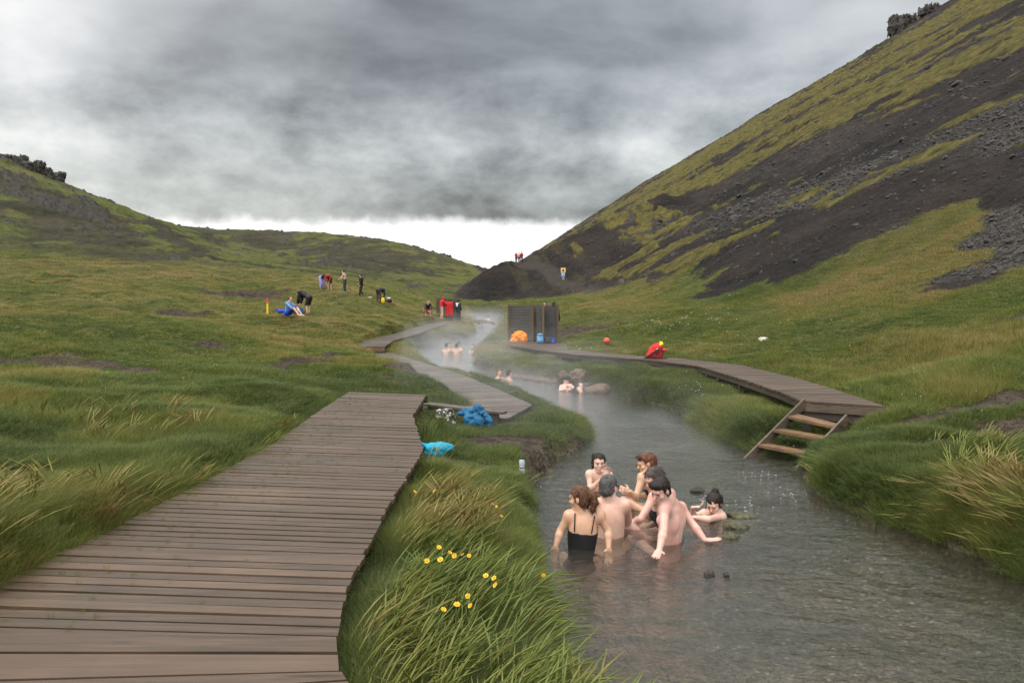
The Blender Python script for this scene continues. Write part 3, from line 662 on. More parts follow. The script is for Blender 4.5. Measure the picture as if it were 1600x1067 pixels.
def sn3(p, sc, seed=0):                      # cheap 3-D wobble
    a = vnoise(p[..., 0] * sc + p[..., 2] * sc * .7, p[..., 1] * sc - p[..., 2] * sc * .5, seed); b = vnoise(p[..., 0] * sc * 1.7 - 5, p[..., 2] * sc * 1.9 + p[..., 1] * sc, seed + 1)
    return a + b - 1
def garment(name, V, F, keepf, off, mat, parent):
    N_ = vnormals(V, F); K = F[keepf]; u = np.unique(K); mp = np.full(len(V), -1); mp[u] = np.arange(len(u))
    W = V[u] + N_[u] * off; Fi = mp[K]
    # inner side so the cloth has thickness at its hem
    W2 = V[u] - N_[u] * 0.002
    ed = {}
    for q in Fi:
        for k in range(4):
            e = (q[k], q[(k + 1) % 4]); r_ = (e[1], e[0])
            if r_ in ed: del ed[r_]
            else: ed[e] = 1
    n = len(W); rim = [(e[1], e[0], e[0] + n, e[1] + n) for e in ed]
    FF = np.concatenate([Fi, np.array(rim, dtype=Fi.dtype).reshape(-1, 4)])
    return mesh_np(name, np.concatenate([W, W2]), FF, mat, parent)

# ------------------------------------------------------------------ people
def rnd_axes(front, up):
    f = nz(front); u = nz(np.array(up, float) - f * np.dot(up, f)); return np.array([np.cross(f, u), f, u])   # lateral (right), front, up
def add_hand(sc, wr, d, n, s=1.0, spread=0.25, curl=0.25, side=1, k=.006, tg='hand'):
    d = nz(d); n = nz(np.array(n, float) - d * np.dot(n, d)); l = np.cross(d, n) * side
    pc = wr + d * .048 * s; sc.ell(pc, (l, d, n), (.040 * s, .052 * s, .017 * s), .012, tg)
    for i, (o, L) in enumerate(((-.030, .066), (-.011, .076), (.010, .072), (.029, .056))):
        b = wr + d * .088 * s + l * o * s; dd = nz(d + l * o * 10 * spread - n * curl); m = b + dd * L * .5 * s; d2 = nz(dd - n * curl * 1.6); e = m + d2 * L * .5 * s
        sc.cap(b - dd * .015, m, .0095 * s, .0088 * s, k, tg); sc.cap(m, e, .0088 * s, .0072 * s, k, tg)
    tb = wr + d * .025 * s - l * .032 * s; td = nz(d * .7 - l * .75 - n * .2); tm = tb + td * .035 * s; te = tm + nz(d * .95 - l * .3 - n * .3) * .030 * s
    sc.cap(tb, tm, .013 * s, .010 * s, .01, tg); sc.cap(tm, te, .010 * s, .008 * s, k, tg)
HAIRST = {}
def person(label, J, skin, hair, vox=0.008, group=None, s=1.0, female=False, hairfn=None, clothes=(), hands=True, extras=None, build=1.0, cat='person', detail=True, face_mat=None, cap_=None, spine=True):
    J = {k: np.array(v, float) for k, v in J.items()}
    hd, fc, up = J['head'], nz(J['face']), J.get('up', np.array([0, 0, 1.0]))
    AX = rnd_axes(fc, up); lat, fr, u = AX
    shL, shR, pel = J['shL'], J['shR'], J['pel']; shm = (shL + shR) / 2
    Tu = nz(shm - pel); Tl = nz((shR - shL) - Tu * np.dot(shR - shL, Tu)); Tf = np.cross(Tu, Tl); TA = (Tl, Tf, Tu)
    W = np.linalg.norm(shR - shL) / 2; L = np.linalg.norm(shm - pel); b = build
    sc = Sculpt(vox)
    rc = min(W * 0.90, .17 * s); wk = min(1.0, W / .17)
    sc.ell(pel + Tu * L * .72, TA, (rc * b, min(.112 * s, rc * .85) * b, .42 * L), .03, 'chest')
    sc.ell(pel + Tu * L * .40, TA, (min((.112 if female else .132) * s, W * .84) * b, .092 * s * b, .42 * L), .05, 'waist')
    sc.ell(pel + Tu * .03, TA, (min((.165 if female else .150) * s, W * .98) * b, .105 * s * b, .115 * s), .05, 'pelvis')
    sc.cap(shL - Tu * .025 + Tl * .02, shR - Tu * .025 - Tl * .02, .055 * s, .055 * s, .04, 'chest')
    nb = J.get('neck', shm + Tu * .02 * s); hb = hd - u * .085 * s - fr * .012
    sc.cap(nb - Tu * .02, hb, .056 * s * (0.86 if female else 1), .050 * s * (0.84 if female else 1), .03, 'neck')
    for q in (shL, shR):
        sc.cap(nb + (hb - nb) * .35, q * .75 + nb * .25, .045 * s, .042 * s, .04, 'chest'); sc.ell(q, TA, (.056 * s, .055 * s, .062 * s), .035, 'shoulder')
    if female:
        for e in (-1, 1): sc.ell(pel + Tu * L * .66 + Tl * e * .078 * s + Tf * .085 * s, TA, (.062 * s, .058 * s, .062 * s), .03, 'chest')
    else:
        for e in (-1, 1): sc.ell(pel + Tu * L * .80 + Tl * e * .075 * s + Tf * .070 * s, TA, (.075 * s, .045 * s, .055 * s), .03, 'chest')
    if spine and detail:
        for e in (-1, 1):
            sc.ell(pel + Tu * L * .78 + Tl * e * .080 * s * wk - Tf * .070 * s * wk, (Tl + Tu * .25 * e, Tf, Tu), (.045 * s * wk, .036 * s, .080 * s), .03, 'chest')
            sc.cap(pel + Tu * L * .08 + Tl * e * .032 * s - Tf * .072 * s, pel + Tu * L * .55 + Tl * e * .032 * s - Tf * .070 * s, .030 * s, .026 * s, .03, 'waist')
    for sd_ in 'LR':
        if 'el' + sd_ in J:
            a, e_, w_ = J['sh' + sd_], J['el' + sd_], J['wr' + sd_]; kf = 0.88 if female else 1.0
            sc.cap(a, e_, .050 * s * kf * b, .038 * s * kf * b, .02, 'upperarm'); 
            mm = e_ + (w_ - e_) * .28; sc.cap(e_, mm, .038 * s * kf * b, .041 * s * kf * b, .015, 'forearm'); sc.cap(mm, w_, .041 * s * kf * b, .026 * s * kf, .015, 'forearm')
            if hands:
                hdir = J.get('hd' + sd_, w_ - e_); hn = J.get('hn' + sd_, np.cross(nz(w_ - e_), Tl) + np.array([0, 0, .3]))
                cu = float(J['cu' + sd_]) if 'cu' + sd_ in J else .3
                if detail: add_hand(sc, w_, hdir, -np.array(hn), s * .96, .30, cu, 1 if sd_ == 'R' else -1)
                else: sc.cap(w_, w_ + nz(hdir) * .13 * s, .032 * s, .02 * s, .02, 'hand')
        if 'kn' + sd_ in J:
            hp = pel + Tl * (.085 if sd_ == 'R' else -.085) * s - Tu * .02; kn, an = J['kn' + sd_], J['an' + sd_]
            sc.cap(hp, kn, .085 * s * b, .056 * s * b, .04, 'thigh'); mm = kn + (an - kn) * .3; sc.cap(kn, mm, .055 * s * b, .057 * s * b, .02, 'shin'); sc.cap(mm, an, .056 * s * b, .036 * s, .02, 'shin')
            fd = J.get('ft' + sd_, Tf * 1.0); fd = nz(fd); sc.cap(an - fd * .04 * s, an + fd * .16 * s - np.array([0, 0, .03]) * s, .038 * s, .028 * s, .02, 'foot')
    # head
    h = lambda x, y, z: hd + (lat * x + fr * y + u * z) * s
    sc.ell(h(0, -.008, .035), AX, (.075 * s, .095 * s, .085 * s), .02, 'head'); sc.ell(h(0, .022, -.040), AX, (.058 * s, .066 * s, .070 * s), .03, 'head')
    sc.ell(h(0, .060, -.092), AX, (.026 * s, .022 * s, .020 * s), .03, 'head')
    sc.cap(h(0, .086, .012), h(0, .108, -.022), .009 * s, .013 * s, .012, 'head'); sc.cap(h(-.035, .080, .026), h(.035, .080, .026), .012 * s, .012 * s, .02, 'head')
    for e in (-1, 1):
        sc.ell(h(.040 * e, .062, -.022), AX, (.026 * s, .022 * s, .022 * s), .02, 'head')
        sc.ell(h(.076 * e, -.008, -.006), AX, (.010 * s, .018 * s, .031 * s), .008, 'head')
        if detail: sc.ell(h(.030 * e, .098, .006), AX, (.015 * s, .014 * s, .010 * s), .010, '', True)
    sc.ell(h(0, .086, -.055), AX, (.024 * s, .012 * s, .011 * s), .012, 'head')
    if extras: extras(sc)
    V, F = sc.mesh(); V = smoothv(V, F, 2 if detail else 1, 0.4); lab = sc.label(V)
    z0 = float(V[:, 2].min()); base = np.array([pel[0], pel[1], z0])
    root = thing('person', label, cat, tuple(base), group)
    body = mesh_np('body', V, F, skin, root)
    # hair
    if hair is not None:
        hs = Sculpt(max(vox * .9, .005) if detail else vox)
        hs.ell(h(0, -.014, .037), AX, (.081 * s, .101 * s, .090 * s), .01); hs.ell(h(0, -.045, -.02), AX, (.074 * s, .062 * s, .075 * s), .02)
        if hairfn: hairfn(hs, h, AX, s)
        def cut(p):
            q = (p - hd) @ AX.T / s; x, y, z = q[..., 0], q[..., 1], q[..., 2]
            line = np.where(z > .062, 9, np.where(z > -.02, .030 + .25 * np.maximum(z, 0), .000)) - 0.35 * np.maximum(0, .05 - np.abs(x)) * (z < .055) * (z > -9)
            own = (np.abs(x) < .12) & (y > -.02) & (z > -.13) & (z < .14)
            fl = HAIRST.get('fringe', .058)
            line = np.where(z > fl, 9, line)
            return np.where(own, (y - line) * s, -1)
        dsp = lambda p: sn3(p * np.array([1, 1, .35]), 110 if detail else 40, 3) * (.0075 if detail else .003)
        hv, hf = hs.mesh(dsp, cut)
        if len(hf):
            hv = smoothv(hv, hf, 1, .3); mb = MB()
            if detail and hair.name.endswith('hair'):
                rg = random.Random(len(hv)); NN = vnormals(hv, hf); Ls = (.060 if female else .026) * s
                for _ in range(230):
                    i = rg.randrange(len(hv)); p = hv[i]; q = (p - hd) @ AX.T; nn = NN[i]
                    dn = -u + np.array([rg.gauss(0, .35), rg.gauss(0, .35), rg.gauss(0, .2)]); dn = dn - nn * np.dot(dn, nn) + nn * rg.uniform(.02, .22); dn = nz(dn)
                    if (q[1] > .05 * s and q[2] < .05 * s) or q[2] > .115 * s: continue
                    l_ = Ls * rg.uniform(.5, 1.2) * (.35 if q[1] > .04 * s else 1); p1 = p + dn * l_ * .5; p2 = p1 + nz(dn - u * .4 + nn * rg.uniform(-.1, .2)) * l_ * .5
                    mb.tube([p + nn * .001, p1, p2], [.0032, .0026, .0006], 5)
            k_ = len(hv); mesh_np('hair', np.concatenate([hv, np.array(mb.v).reshape(-1, 3)]), [tuple(q) for q in hf] + [tuple(i + k_ for i in q) for q in mb.f], hair, root)
    if detail:
        for e in (-1, 1):
            ey = Sculpt(.003); ey.ell(h(.030 * e, .083, .007), AX, (.013, .007, .0055), .002); v, f = ey.mesh(); mesh_np('eye', v, f, MAT['eye'], root)
            eb = Sculpt(.003); eb.cap(h(.014 * e, .094, .028), h(.046 * e, .083, .028), .0042, .003, .002); v, f = eb.mesh(); mesh_np('eyebrow', v, f, hair or MAT['hair_dark'], root)
        mo = Sculpt(.003); mo.ell(h(0, .094, -.054), AX, (.0165, .0070, .0050), .003); v, f = mo.mesh(); mesh_np('mouth', v, f, MAT['lips'], root)
    # garments: (name, material, offset, predicate(V, lab, local) -> bool per vertex)
    loc = (V - pel) @ np.array([Tl, Tf, Tu]).T; loc[:, 2] /= L
    for nm, mt, off, pr in clothes:
        kv = pr(V, lab, loc); kf = kv[F].all(1)
        if kf.sum() > 4: garment(nm, V, F, kf, off, mt, root)
    return root, (V, F, lab, loc, pel, (Tl, Tf, Tu), L, h, AX)
def isin(lab, *n): return np.isin(lab, n)
# ------------------------------------------------------------------ the group of bathers in the foreground
GB = 'bathers sitting together in the warm river'
def straps(root, info, xs, top, mat, back=True, frontz=None):
    V, F, lab, loc, pel, TA, L, h, AX = info
    Tl, Tf, Tu = TA
    for x, x2 in xs:
        pts = []
        for k in range(12):
            t = k / 11; z = top + (1.06 - top) * t; xx = x + (x2 - x) * t
            c = pel + Tl * xx + Tu * L * z; sgn = -1 if back else 1
            sel = np.abs(loc[:, 0] - xx) < .012; sel &= np.abs(loc[:, 2] - z) < .035; sel &= (loc[:, 1] * sgn > (-.02 if z < .9 else -.06))
            if sel.any(): y = (loc[sel, 1] * sgn).max() * sgn
            else: continue
            pts.append(c + Tf * (y + .003 * sgn))
        if len(pts) > 2:
            mb = MB(); mb.tube(pts, .0055, 6); mb.build('strap', mat, root, True)
def suit_pred(back_top, front_top, sidecut=.86):
    def pr(V, lab, loc):
        z = loc[:, 2]; y = loc[:, 1]; top = np.where(y < 0, back_top, front_top) + 0.55 * (np.abs(loc[:, 0]) * (1 if back_top < .7 else 0)) ** 1.5
        return (z < top) & isin(lab, 'chest', 'waist', 'pelvis', 'shoulder') & (z > -.5)
    return pr
def ponytail(root_f, tip, r):
    def fn(hs, h, AX, s):
        a = h(*root_f); pts = [a] + [h(*t) for t in tip]
        hs.ell(a, AX, (.022, .022, .022), .01)
        for i in range(len(pts) - 1): hs.cap(pts[i], pts[i + 1], r[i], r[i + 1], .01)
    return fn

# A: woman in black suit, back to the camera
d = 7.75; HAIRST['fringe'] = .052
J = dict(head=P(906, 779, d), face=(-.80, .42, -.16), up=(.02, 0.05, 1), shL=P(889, 806, d + .02), shR=P(937, 805, d - .02), pel=P(905, 893, d + .02),
         elL=P(876, 829, d + .02), wrL=P(868, 853, d - .04), elR=P(950, 829, d - .02), wrR=P(951, 856, d - .10), neck=P(911, 799, d),
         knL=P(880, 872, d + .42), anL=P(905, 892, d + .66), knR=P(935, 873, d + .42), anR=P(912, 892, d + .7))
J['hdL'] = (-.25, -.1, -.9); J['hdR'] = (0, -.1, -.95)
rA, iA = person('woman with a brown ponytail and black strappy swimsuit, seen from behind nearest the grassy bank', J, MAT['skin_tan'], MAT['hair_brown'], .007, GB, 1.0, True,
    ponytail((0.0, -.105, .045), [(.0, -.135, .02), (.005, -.14, -.04), (.0, -.12, -.10), (.0, -.105, -.135)], [.03, .034, .034, .024, .008]),
    [('swimsuit', MAT['black'], .005, suit_pred(.74, .84))], build=1.06)
straps(rA, iA, [(-.075, -.088), (.085, .098)], .76, MAT['black'])
# B: man with grey hair, back to the camera
d = 8.15; HAIRST['fringe'] = .09
J = dict(head=P(951, 761, d), face=(.55, .8, -.15), shL=P(930, 788, d), shR=P(977, 789, d), pel=P(952, 873, d - .02), neck=P(952, 779, d),
         elL=P(927, 812, d + .2), wrL=P(940, 826, d + .42), elR=P(981, 812, d + .2), wrR=P(975, 828, d + .42), knL=P(930, 850, d + .4), anL=P(950, 868, d + .7), knR=P(985, 850, d + .4), anR=P(960, 868, d + .7))
rB, iB = person('bare-backed man with short grey hair and glasses, right beside the ponytailed woman', J, MAT['skin_pale'], MAT['hair_grey'], .007, GB, 1.02, False, None,
    [('swim_shorts', MAT['navy'], .006, lambda V, lab, loc: isin(lab, 'pelvis', 'thigh') & (loc[:, 2] < .12) & (loc[:, 2] > -.9))], build=1.08)
h = iB[7]; mb = MB(); mb.tube([h(.082, -.01, .018), h(.084, .05, .02), h(.07, .098, .014)], .004, 6); mb.tube([h(-.082, -.01, .018), h(-.084, .05, .02), h(-.07, .098, .014)], .004, 6)
for e in (-1, 1): mb.tube([h(e * .034 + .024 * math.cos(t), .106, .005 + .017 * math.sin(t)) for t in np.linspace(0, 6.283, 13)], .003, 5)
mb.tube([h(-.012, .108, .01), h(.012, .108, .01)], .003, 5); mb.build('glasses', MAT['blackpl'], rB, True)
# C: woman with wet dark hair facing us
d = 10.1; HAIRST['fringe'] = .060
J = dict(head=P(935, 723, d), face=(.10, -1, -.08), shL=P(951, 742, d + .02), shR=P(921, 741, d), pel=P(934, 797, d + .12), neck=P(936, 738, d + .02),
         elR=P(922, 765, d - .10), wrR=P(945, 744, d - .22), elL=P(953, 757, d - .12), wrL=P(947, 739, d - .20), knL=P(955, 782, d - .4), anL=P(940, 800, d - .5), knR=P(925, 782, d - .4), anR=P(935, 800, d - .5))
J['hdR'] = (.5, .1, .8); J['hnR'] = (0, -1, .2); J['cuR'] = 1.0; J['hdL'] = (-.3, .0, .9); J['cuL'] = 1.0; J['hnL'] = (0, -1, .2)
def wet(hs, h, AX, s):
    for e in (-1, 1): hs.cap(h(.055 * e, -.01, .03), h(.066 * e, -.02, -.10), .026, .014, .02)
    hs.cap(h(0, -.09, .0), h(0, -.07, -.14), .04, .025, .02)
rC, iC = person('woman with wet dark hair facing the camera, hands at her chin, behind the group', J, MAT['skin_pale'], MAT['hair_dark'], .008, GB, .97, True, wet,
    [('swimsuit', MAT['black'], .005, suit_pred(.4, .52))], build=.96)
# D: woman in navy, sunglasses on her hair
d = 9.45; HAIRST['fringe'] = .055
J = dict(head=P(1009, 724, d), face=(-.93, -.22, -.30), up=(-.18, 0, 1), shL=P(1003, 746, d - .14), shR=P(1027, 741, d + .12), pel=P(1045, 806, d + .08), neck=P(1017, 739, d),
         elL=P(994, 776, d - .22), wrL=P(984, 768, d - .30), elR=P(1012, 776, d + .02), wrR=P(990, 771, d - .16), knL=P(975, 783, d - .25), anL=P(1004, 797, d - .30), knR=P(985, 790, d + .3), anR=P(960, 803, d + .1))
J['hdL'] = (-.8, 0, .25); J['cuL'] = 1.1; J['hdR'] = (-.8, -.2, .25); J['cuR'] = .6
def bob(hs, h, AX, s):
    hs.cap(h(0, -.09, .03), h(.01, -.085, -.075), .05, .036, .02); hs.cap(h(.05, -.04, -.01), h(.045, -.06, -.08), .03, .02, .02); hs.cap(h(-.05, -.04, -.01), h(-.045, -.06, -.08), .03, .02, .02)
rD, iD = person('woman in a navy swimsuit with sunglasses pushed up on her auburn hair, looking left', J, MAT['skin_tan'], MAT['hair_red'], .008, GB, .98, True, bob,
    [('swimsuit', MAT['navy'], .005, suit_pred(.62, .82))], build=1.02)
straps(rD, iD, [(.06, .10), (-.06, -.10)], .58, MAT['navy'])
h = iD[7]; g = Sculpt(.004)
for e in (-1, 1): g.ell(h(e * .035, .070, .105), (iD[8][0], iD[8][1] * .5 + iD[8][2], iD[8][2] - iD[8][1] * .5), (.028, .006, .022), .003); g.cap(h(e * .06, .06, .10), h(e * .086, -.01, .03), .004, .003, .003)
g.cap(h(-.02, .078, .107), h(.02, .078, .107), .004, .004, .003); v, f = g.mesh(); mesh_np('sunglasses', v, f, MAT['blackpl'], rD)
# E: woman with greying hair half hidden by the young man
d = 8.55; HAIRST['fringe'] = .055
J = dict(head=P(1022, 748, d + .1), face=(-.80, -.25, -.5), up=(-.3, 0, 1), shL=P(1021, 777, d - .10), shR=P(1047, 771, d + .2), pel=P(1050, 848, d + .18), neck=P(1032, 768, d + .08),
         elL=P(1001, 811, d - .18), wrL=P(985, 818, d - .05), elR=P(1035, 812, d + .2), wrR=P(1005, 825, d + .2), knL=P(983, 822, d - .12), anL=P(1010, 842, d - .2), knR=P(1000, 822, d + .42), anR=P(980, 850, d + .3))
J['hdL'] = (-.8, .2, -.1)
def short_(hs, h, AX, s):
    hs.cap(h(0, -.085, .03), h(.0, -.075, -.06), .05, .04, .02)
rE, iE = person('woman with greying brown hair, half hidden behind the dark haired young man', J, MAT['skin_pink'], MAT['hair_mix'], .0075, GB, 1.0, True, short_,
    [('swimsuit', MAT['black'], .005, suit_pred(.60, .80))], build=1.05)
# F: young man leaning back on his arm
d = 7.95; HAIRST['fringe'] = .050
J = dict(head=P(1032, 766, d - .20), face=(-.66, -.62, -.42), up=(-.15, -.2, 1), shL=P(1038, 795, d - .22), shR=P(1064, 793, d + .12), pel=P(1043, 878, d + .02), neck=P(1050, 783, d - .06),
         elL=P(1037, 829, d - .36), wrL=P(1030, 859, d - .46), elR=P(1083, 820, d + .06), wrR=P(1101, 843, d - .05), knL=P(1003, 852, d + .25), anL=P(1018, 872, d + .5), knR=P(1018, 852, d + .55), anR=P(1030, 872, d + .7))
J['hdL'] = (-.35, -.75, -.22); J['hnL'] = (0, -.2, 1); J['cuL'] = .05; J['hdR'] = (.97, -.1, .04); J['hnR'] = (0, -.1, 1); J['cuR'] = .10
def tousled(hs, h, AX, s):
    hs.ell(h(0, .045, .090), AX, (.062, .045, .030), .02); hs.cap(h(-.05, .05, .085), h(.05, .05, .085), .024, .024, .02)
rF, iF = person('dark haired young man leaning back on one arm, looking down over his shoulder', J, MAT['skin_pink'], MAT['hair_dark'], .0065, GB, 1.0, False, tousled,
    [('swim_shorts', MAT['black'], .006, lambda V, lab, loc: isin(lab, 'pelvis', 'thigh', 'waist') & (loc[:, 2] < .10) & (loc[:, 2] > -.9))], build=.98)
# G: woman lying on her front
d = 8.9; HAIRST['fringe'] = .055
J = dict(head=P(1116, 786, d - .08), face=(-.52, -.70, -.50), up=(-.1, -.25, 1), shL=P(1127, 807, d - .08), shR=P(1100, 803, d + .12), pel=P(1098, 833, d + .62), neck=P(1121, 801, d - .02),
         elL=P(1107, 811, d - .30), wrL=P(1085, 808, d - .22), elR=P(1083, 806, d + .02), wrR=P(1082, 793, d - .06), knL=P(1095, 830, d + 1.0), anL=P(1090, 826, d + 1.4), knR=P(1110, 830, d + 1.0), anR=P(1108, 828, d + 1.4))
J['hdL'] = (-1, 0, .05); J['hnL'] = (0, 0, 1); J['hdR'] = (.5, -.3, .15); J['cuR'] = .5; J['hnR'] = (0, 0, 1)
def bun(hs, h, AX, s): hs.ell(h(.0, -.075, .118), AX, (.040, .038, .034), .01)
rG, iG = person('woman with a dark hair bun lying low in the water, right of the group', J, MAT['skin_pale'], MAT['hair_dark'], .0075, GB, .97, True, bun,
    [('swimsuit', MAT['black'], .005, suit_pred(.78, .80))])
straps(rG, iG, [(-.07, -.10), (.07, .10)], .76, MAT['black'])

# ------------------------------------------------------------------ people farther off
POSE = {
 'stand': dict(pel=(0, 0, .96), shR=(.18, 0, 1.42), shL=(-.18, 0, 1.42), head=(0, .03, 1.63), elR=(.23, -.02, 1.15), elL=(-.23, -.02, 1.15), wrR=(.20, .12, .92), wrL=(-.20, .12, .92), knR=(.11, .03, .50), knL=(-.11, .03, .50), anR=(.12, -.02, .07), anL=(-.12, -.02, .07)),
 'walk': dict(pel=(0, 0, .94), shR=(.18, 0, 1.40), shL=(-.18, 0, 1.40), head=(0, .04, 1.61), elR=(.22, .08, 1.14), elL=(-.22, -.06, 1.14), wrR=(.12, .25, 1.05), wrL=(-.20, .02, .90), knR=(.10, .16, .50), knL=(-.10, -.03, .50), anR=(.11, .20, .07), anL=(-.11, -.26, .10)),
 'reach': dict(pel=(0, 0, .94), shR=(.18, .06, 1.38), shL=(-.18, .06, 1.38), head=(0, .14, 1.57), elR=(.22, .22, 1.15), elL=(-.22, .22, 1.15), wrR=(.10, .42, 1.02), wrL=(-.10, .42, 1.02), knR=(.11, .04, .50), knL=(-.11, .04, .50), anR=(.12, -.02, .07), anL=(-.12, -.02, .07)),
 'bend': dict(pel=(0, -.08, .90), shR=(.17, .40, 1.10), shL=(-.17, .40, 1.10), head=(0, .60, 1.02), elR=(.20, .48, .82), elL=(-.20, .48, .82), wrR=(.10, .55, .56), wrL=(-.10, .55, .56), knR=(.11, .02, .48), knL=(-.11, .02, .48), anR=(.12, -.02, .07), anL=(-.12, -.02, .07)),
 'bend_far': dict(pel=(0, -.10, .90), shR=(.17, .38, .92), shL=(-.17, .38, .92), head=(0, .52, .74), elR=(.20, .42, .62), elL=(-.20, .42, .62), wrR=(.10, .45, .34), wrL=(-.10, .45, .34), knR=(.11, .02, .48), knL=(-.11, .02, .48), anR=(.12, -.02, .07), anL=(-.12, -.02, .07)),
 'squat': dict(pel=(0, -.15, .34), shR=(.17, .10, .80), shL=(-.17, .10, .80), head=(0, .24, .98), elR=(.24, .30, .62), elL=(-.24, .30, .62), wrR=(.08, .45, .38), wrL=(-.08, .45, .38), knR=(.18, .28, .50), knL=(-.18, .28, .50), anR=(.15, .08, .07), anL=(-.15, .08, .07)),
 'sit': dict(pel=(0, 0, .12), shR=(.17, .08, .60), shL=(-.17, .08, .60), head=(0, .16, .82), elR=(.22, .30, .44), elL=(-.22, .30, .44), wrR=(.10, .52, .28), wrL=(-.10, .52, .28), knR=(.15, .42, .42), knL=(-.15, .42, .42), anR=(.12, .70, .07), anL=(-.12, .70, .07)),
 'soak': dict(pel=(0, 0, -.30), shR=(.17, .04, .16), shL=(-.17, .04, .16), head=(0, .06, .40), elR=(.22, .18, .00), elL=(-.22, .18, .00), wrR=(.12, .38, -.06), wrL=(-.12, .38, -.06), knR=(.15, .42, -.12), knL=(-.15, .42, -.12), anR=(.12, .66, -.34), anL=(-.12, .66, -.34)),
 'deep': dict(pel=(0, 0, -.42), shR=(.17, .03, .02), shL=(-.17, .03, .02), head=(0, .05, .25), elR=(.24, .18, -.10), elL=(-.24, .18, -.10), wrR=(.14, .38, -.12), wrL=(-.14, .38, -.12), knR=(.15, .42, -.25), knL=(-.15, .42, -.25), anR=(.12, .66, -.42), anL=(-.12, .66, -.42)),
}
def jacket(V, lab, loc): return isin(lab, 'chest', 'waist', 'shoulder', 'upperarm', 'forearm') | (isin(lab, 'neck') & (loc[:, 2] < 1.06)) | (isin(lab, 'pelvis') & (loc[:, 2] > .0))
def tshirt(V, lab, loc): return isin(lab, 'chest', 'waist', 'shoulder', 'upperarm') | (isin(lab, 'pelvis') & (loc[:, 2] > .0))
def trousers(V, lab, loc): return isin(lab, 'thigh', 'shin', 'pelvis') 
def shorts(V, lab, loc): return isin(lab, 'thigh', 'pelvis')
def shoes(V, lab, loc): return isin(lab, 'foot')
def far_person(label, at_, face_deg, pose, size=1.0, skin='skin_pale', hair='hair_dark', clothes=(), vox=.022, group=None, tweak=None, female=False, cat='person', headface=None, hairfn=None, extras=None):
    a = R(face_deg); M = np.array([[math.cos(a), math.sin(a), 0], [-math.sin(a), math.cos(a), 0], [0, 0, 1]])   # 0 = facing up the valley (+y), 90 = facing right (+x)
    M = M if True else M
    pose = dict(POSE[pose]); pose.update(tweak or {})
    J = {k: np.array(at_) + (M @ np.array(v)) * size for k, v in pose.items()}
    hf = face_deg if headface is None else headface; b = R(hf); dz = -.7 if 'bend' in str(pose) else -.12
    dz = {True: -.12}.get(True); J['face'] = np.array([math.sin(b), math.cos(b), -.55 if pose['head'][2] < 1.2 and pose['pel'][2] > .5 else -.12])
    HAIRST['fringe'] = .055
    return person(label, J, MAT[skin], MAT[hair] if hair else None, vox, group, size, female, hairfn, clothes, True, extras, detail=False)
JK = lambda m: ('jacket', MAT[m], .022, jacket); TR = lambda m: ('trousers', MAT[m], .016, trousers); SH = lambda m: [('shoe', MAT[m], .010, lambda V, lab, loc, e=e: isin(lab, 'foot') & (loc[:, 0] * e > 0)) for e in (-1, 1)]; SS = lambda m: ('swim_shorts', MAT[m], .008, shorts)
GP = 'bathers in the steaming upper pool'
def wpos(px, py, d): p = P(px, py, d); return (p[0], p[1], float(wz(d)))
for lb, px, d, f, ps, sk, hr, cl in [
    ('bather with a broad bare back and short hair, leftmost in the steaming pool', 697, 37.5, 10, 'soak', 'skin_tan', 'hair_dark', [SS('navy')]),
    ('long dark haired bather facing us behind the broad bare back in the pool', 702.5, 38.6, 165, 'soak', 'skin_tan', 'hair_dark', [('swimsuit', MAT['black'], .008, suit_pred(.6, .7))]),
    ('bather with short hair, bare back turned, third from the left in the pool', 713, 37.4, 20, 'soak', 'skin_tan', 'hair_dark', [SS('black')]),
    ('dark haired bather facing left behind the third one in the pool', 717.5, 38.8, 210, 'soak', 'skin_tan', 'hair_dark', [SS('black')]),
    ('lone bather up to the shoulders at the right edge of the steaming pool', 740, 39.5, 200, 'deep', 'skin_pale', 'hair_brown', [SS('navy')])]:
    far_person(lb, wpos(px, 0, d), f, ps, .98, sk, hr, cl, .018, GP)
for lb, px, d, f, hr in [('brown haired bather, left one of two low in the water beside the lower deck', 779, 25.4, 150, 'hair_brown'), ('dark haired bather, right one of two low in the water beside the lower deck', 793.5, 25.0, 60, 'hair_dark')]:
    far_person(lb, np.array(wpos(px, 0, d)) + [0, 0, -.06], f, 'deep', .96, 'skin_tan', hr, [SS('black')], .014, 'pair of bathers low in the water')
GF = 'bathers far upstream beyond the pool'
for lb, px, d, f, ps in [('leftmost tiny bather far upstream beyond the deck', 744, 76, 180, 'deep'), ('second tiny bather from the left far upstream', 753, 77, 160, 'deep'), ('third tiny bather from the left far upstream', 758, 78, 200, 'deep'), ('rightmost and tallest tiny bather far upstream', 763.5, 77, 0, 'soak')]:
    far_person(lb, wpos(px, 0, d), f, ps, 1.0, 'skin_pale', 'hair_dark', [SS('black')], .030, GF)
# man with a black beanie by the rocks
def beanie_reclining():
    d = 21.8; HAIRST['fringe'] = .04
    J = dict(head=P(884.5, 594, d), face=(.35, -.9, -.25), shL=P(893, 604, d - .05), shR=P(877, 604.5, d), pel=P(893, 617, d - .25), neck=P(885, 601.5, d),
             elR=P(875, 610, d - .15), wrR=P(885, 608, d - .3), elL=P(897, 608, d - .2), wrL=P(889, 605, d - .32), knL=P(907, 598.5, d - .35), anL=P(908, 614, d - .45), knR=P(903, 605, d - .5), anR=P(910, 616, d - .6))
    def cp_(hs, h, AX, s): hs.ell(h(0, -.005, .055), AX, (.092, .108, .085), .01)
    return person('pale bather in a black beanie reclining against the rocks with one knee raised', J, MAT['skin_pale'], MAT['black'], .010, None, .98, False, cp_, [SS('black')], detail=True)
beanie_reclining()
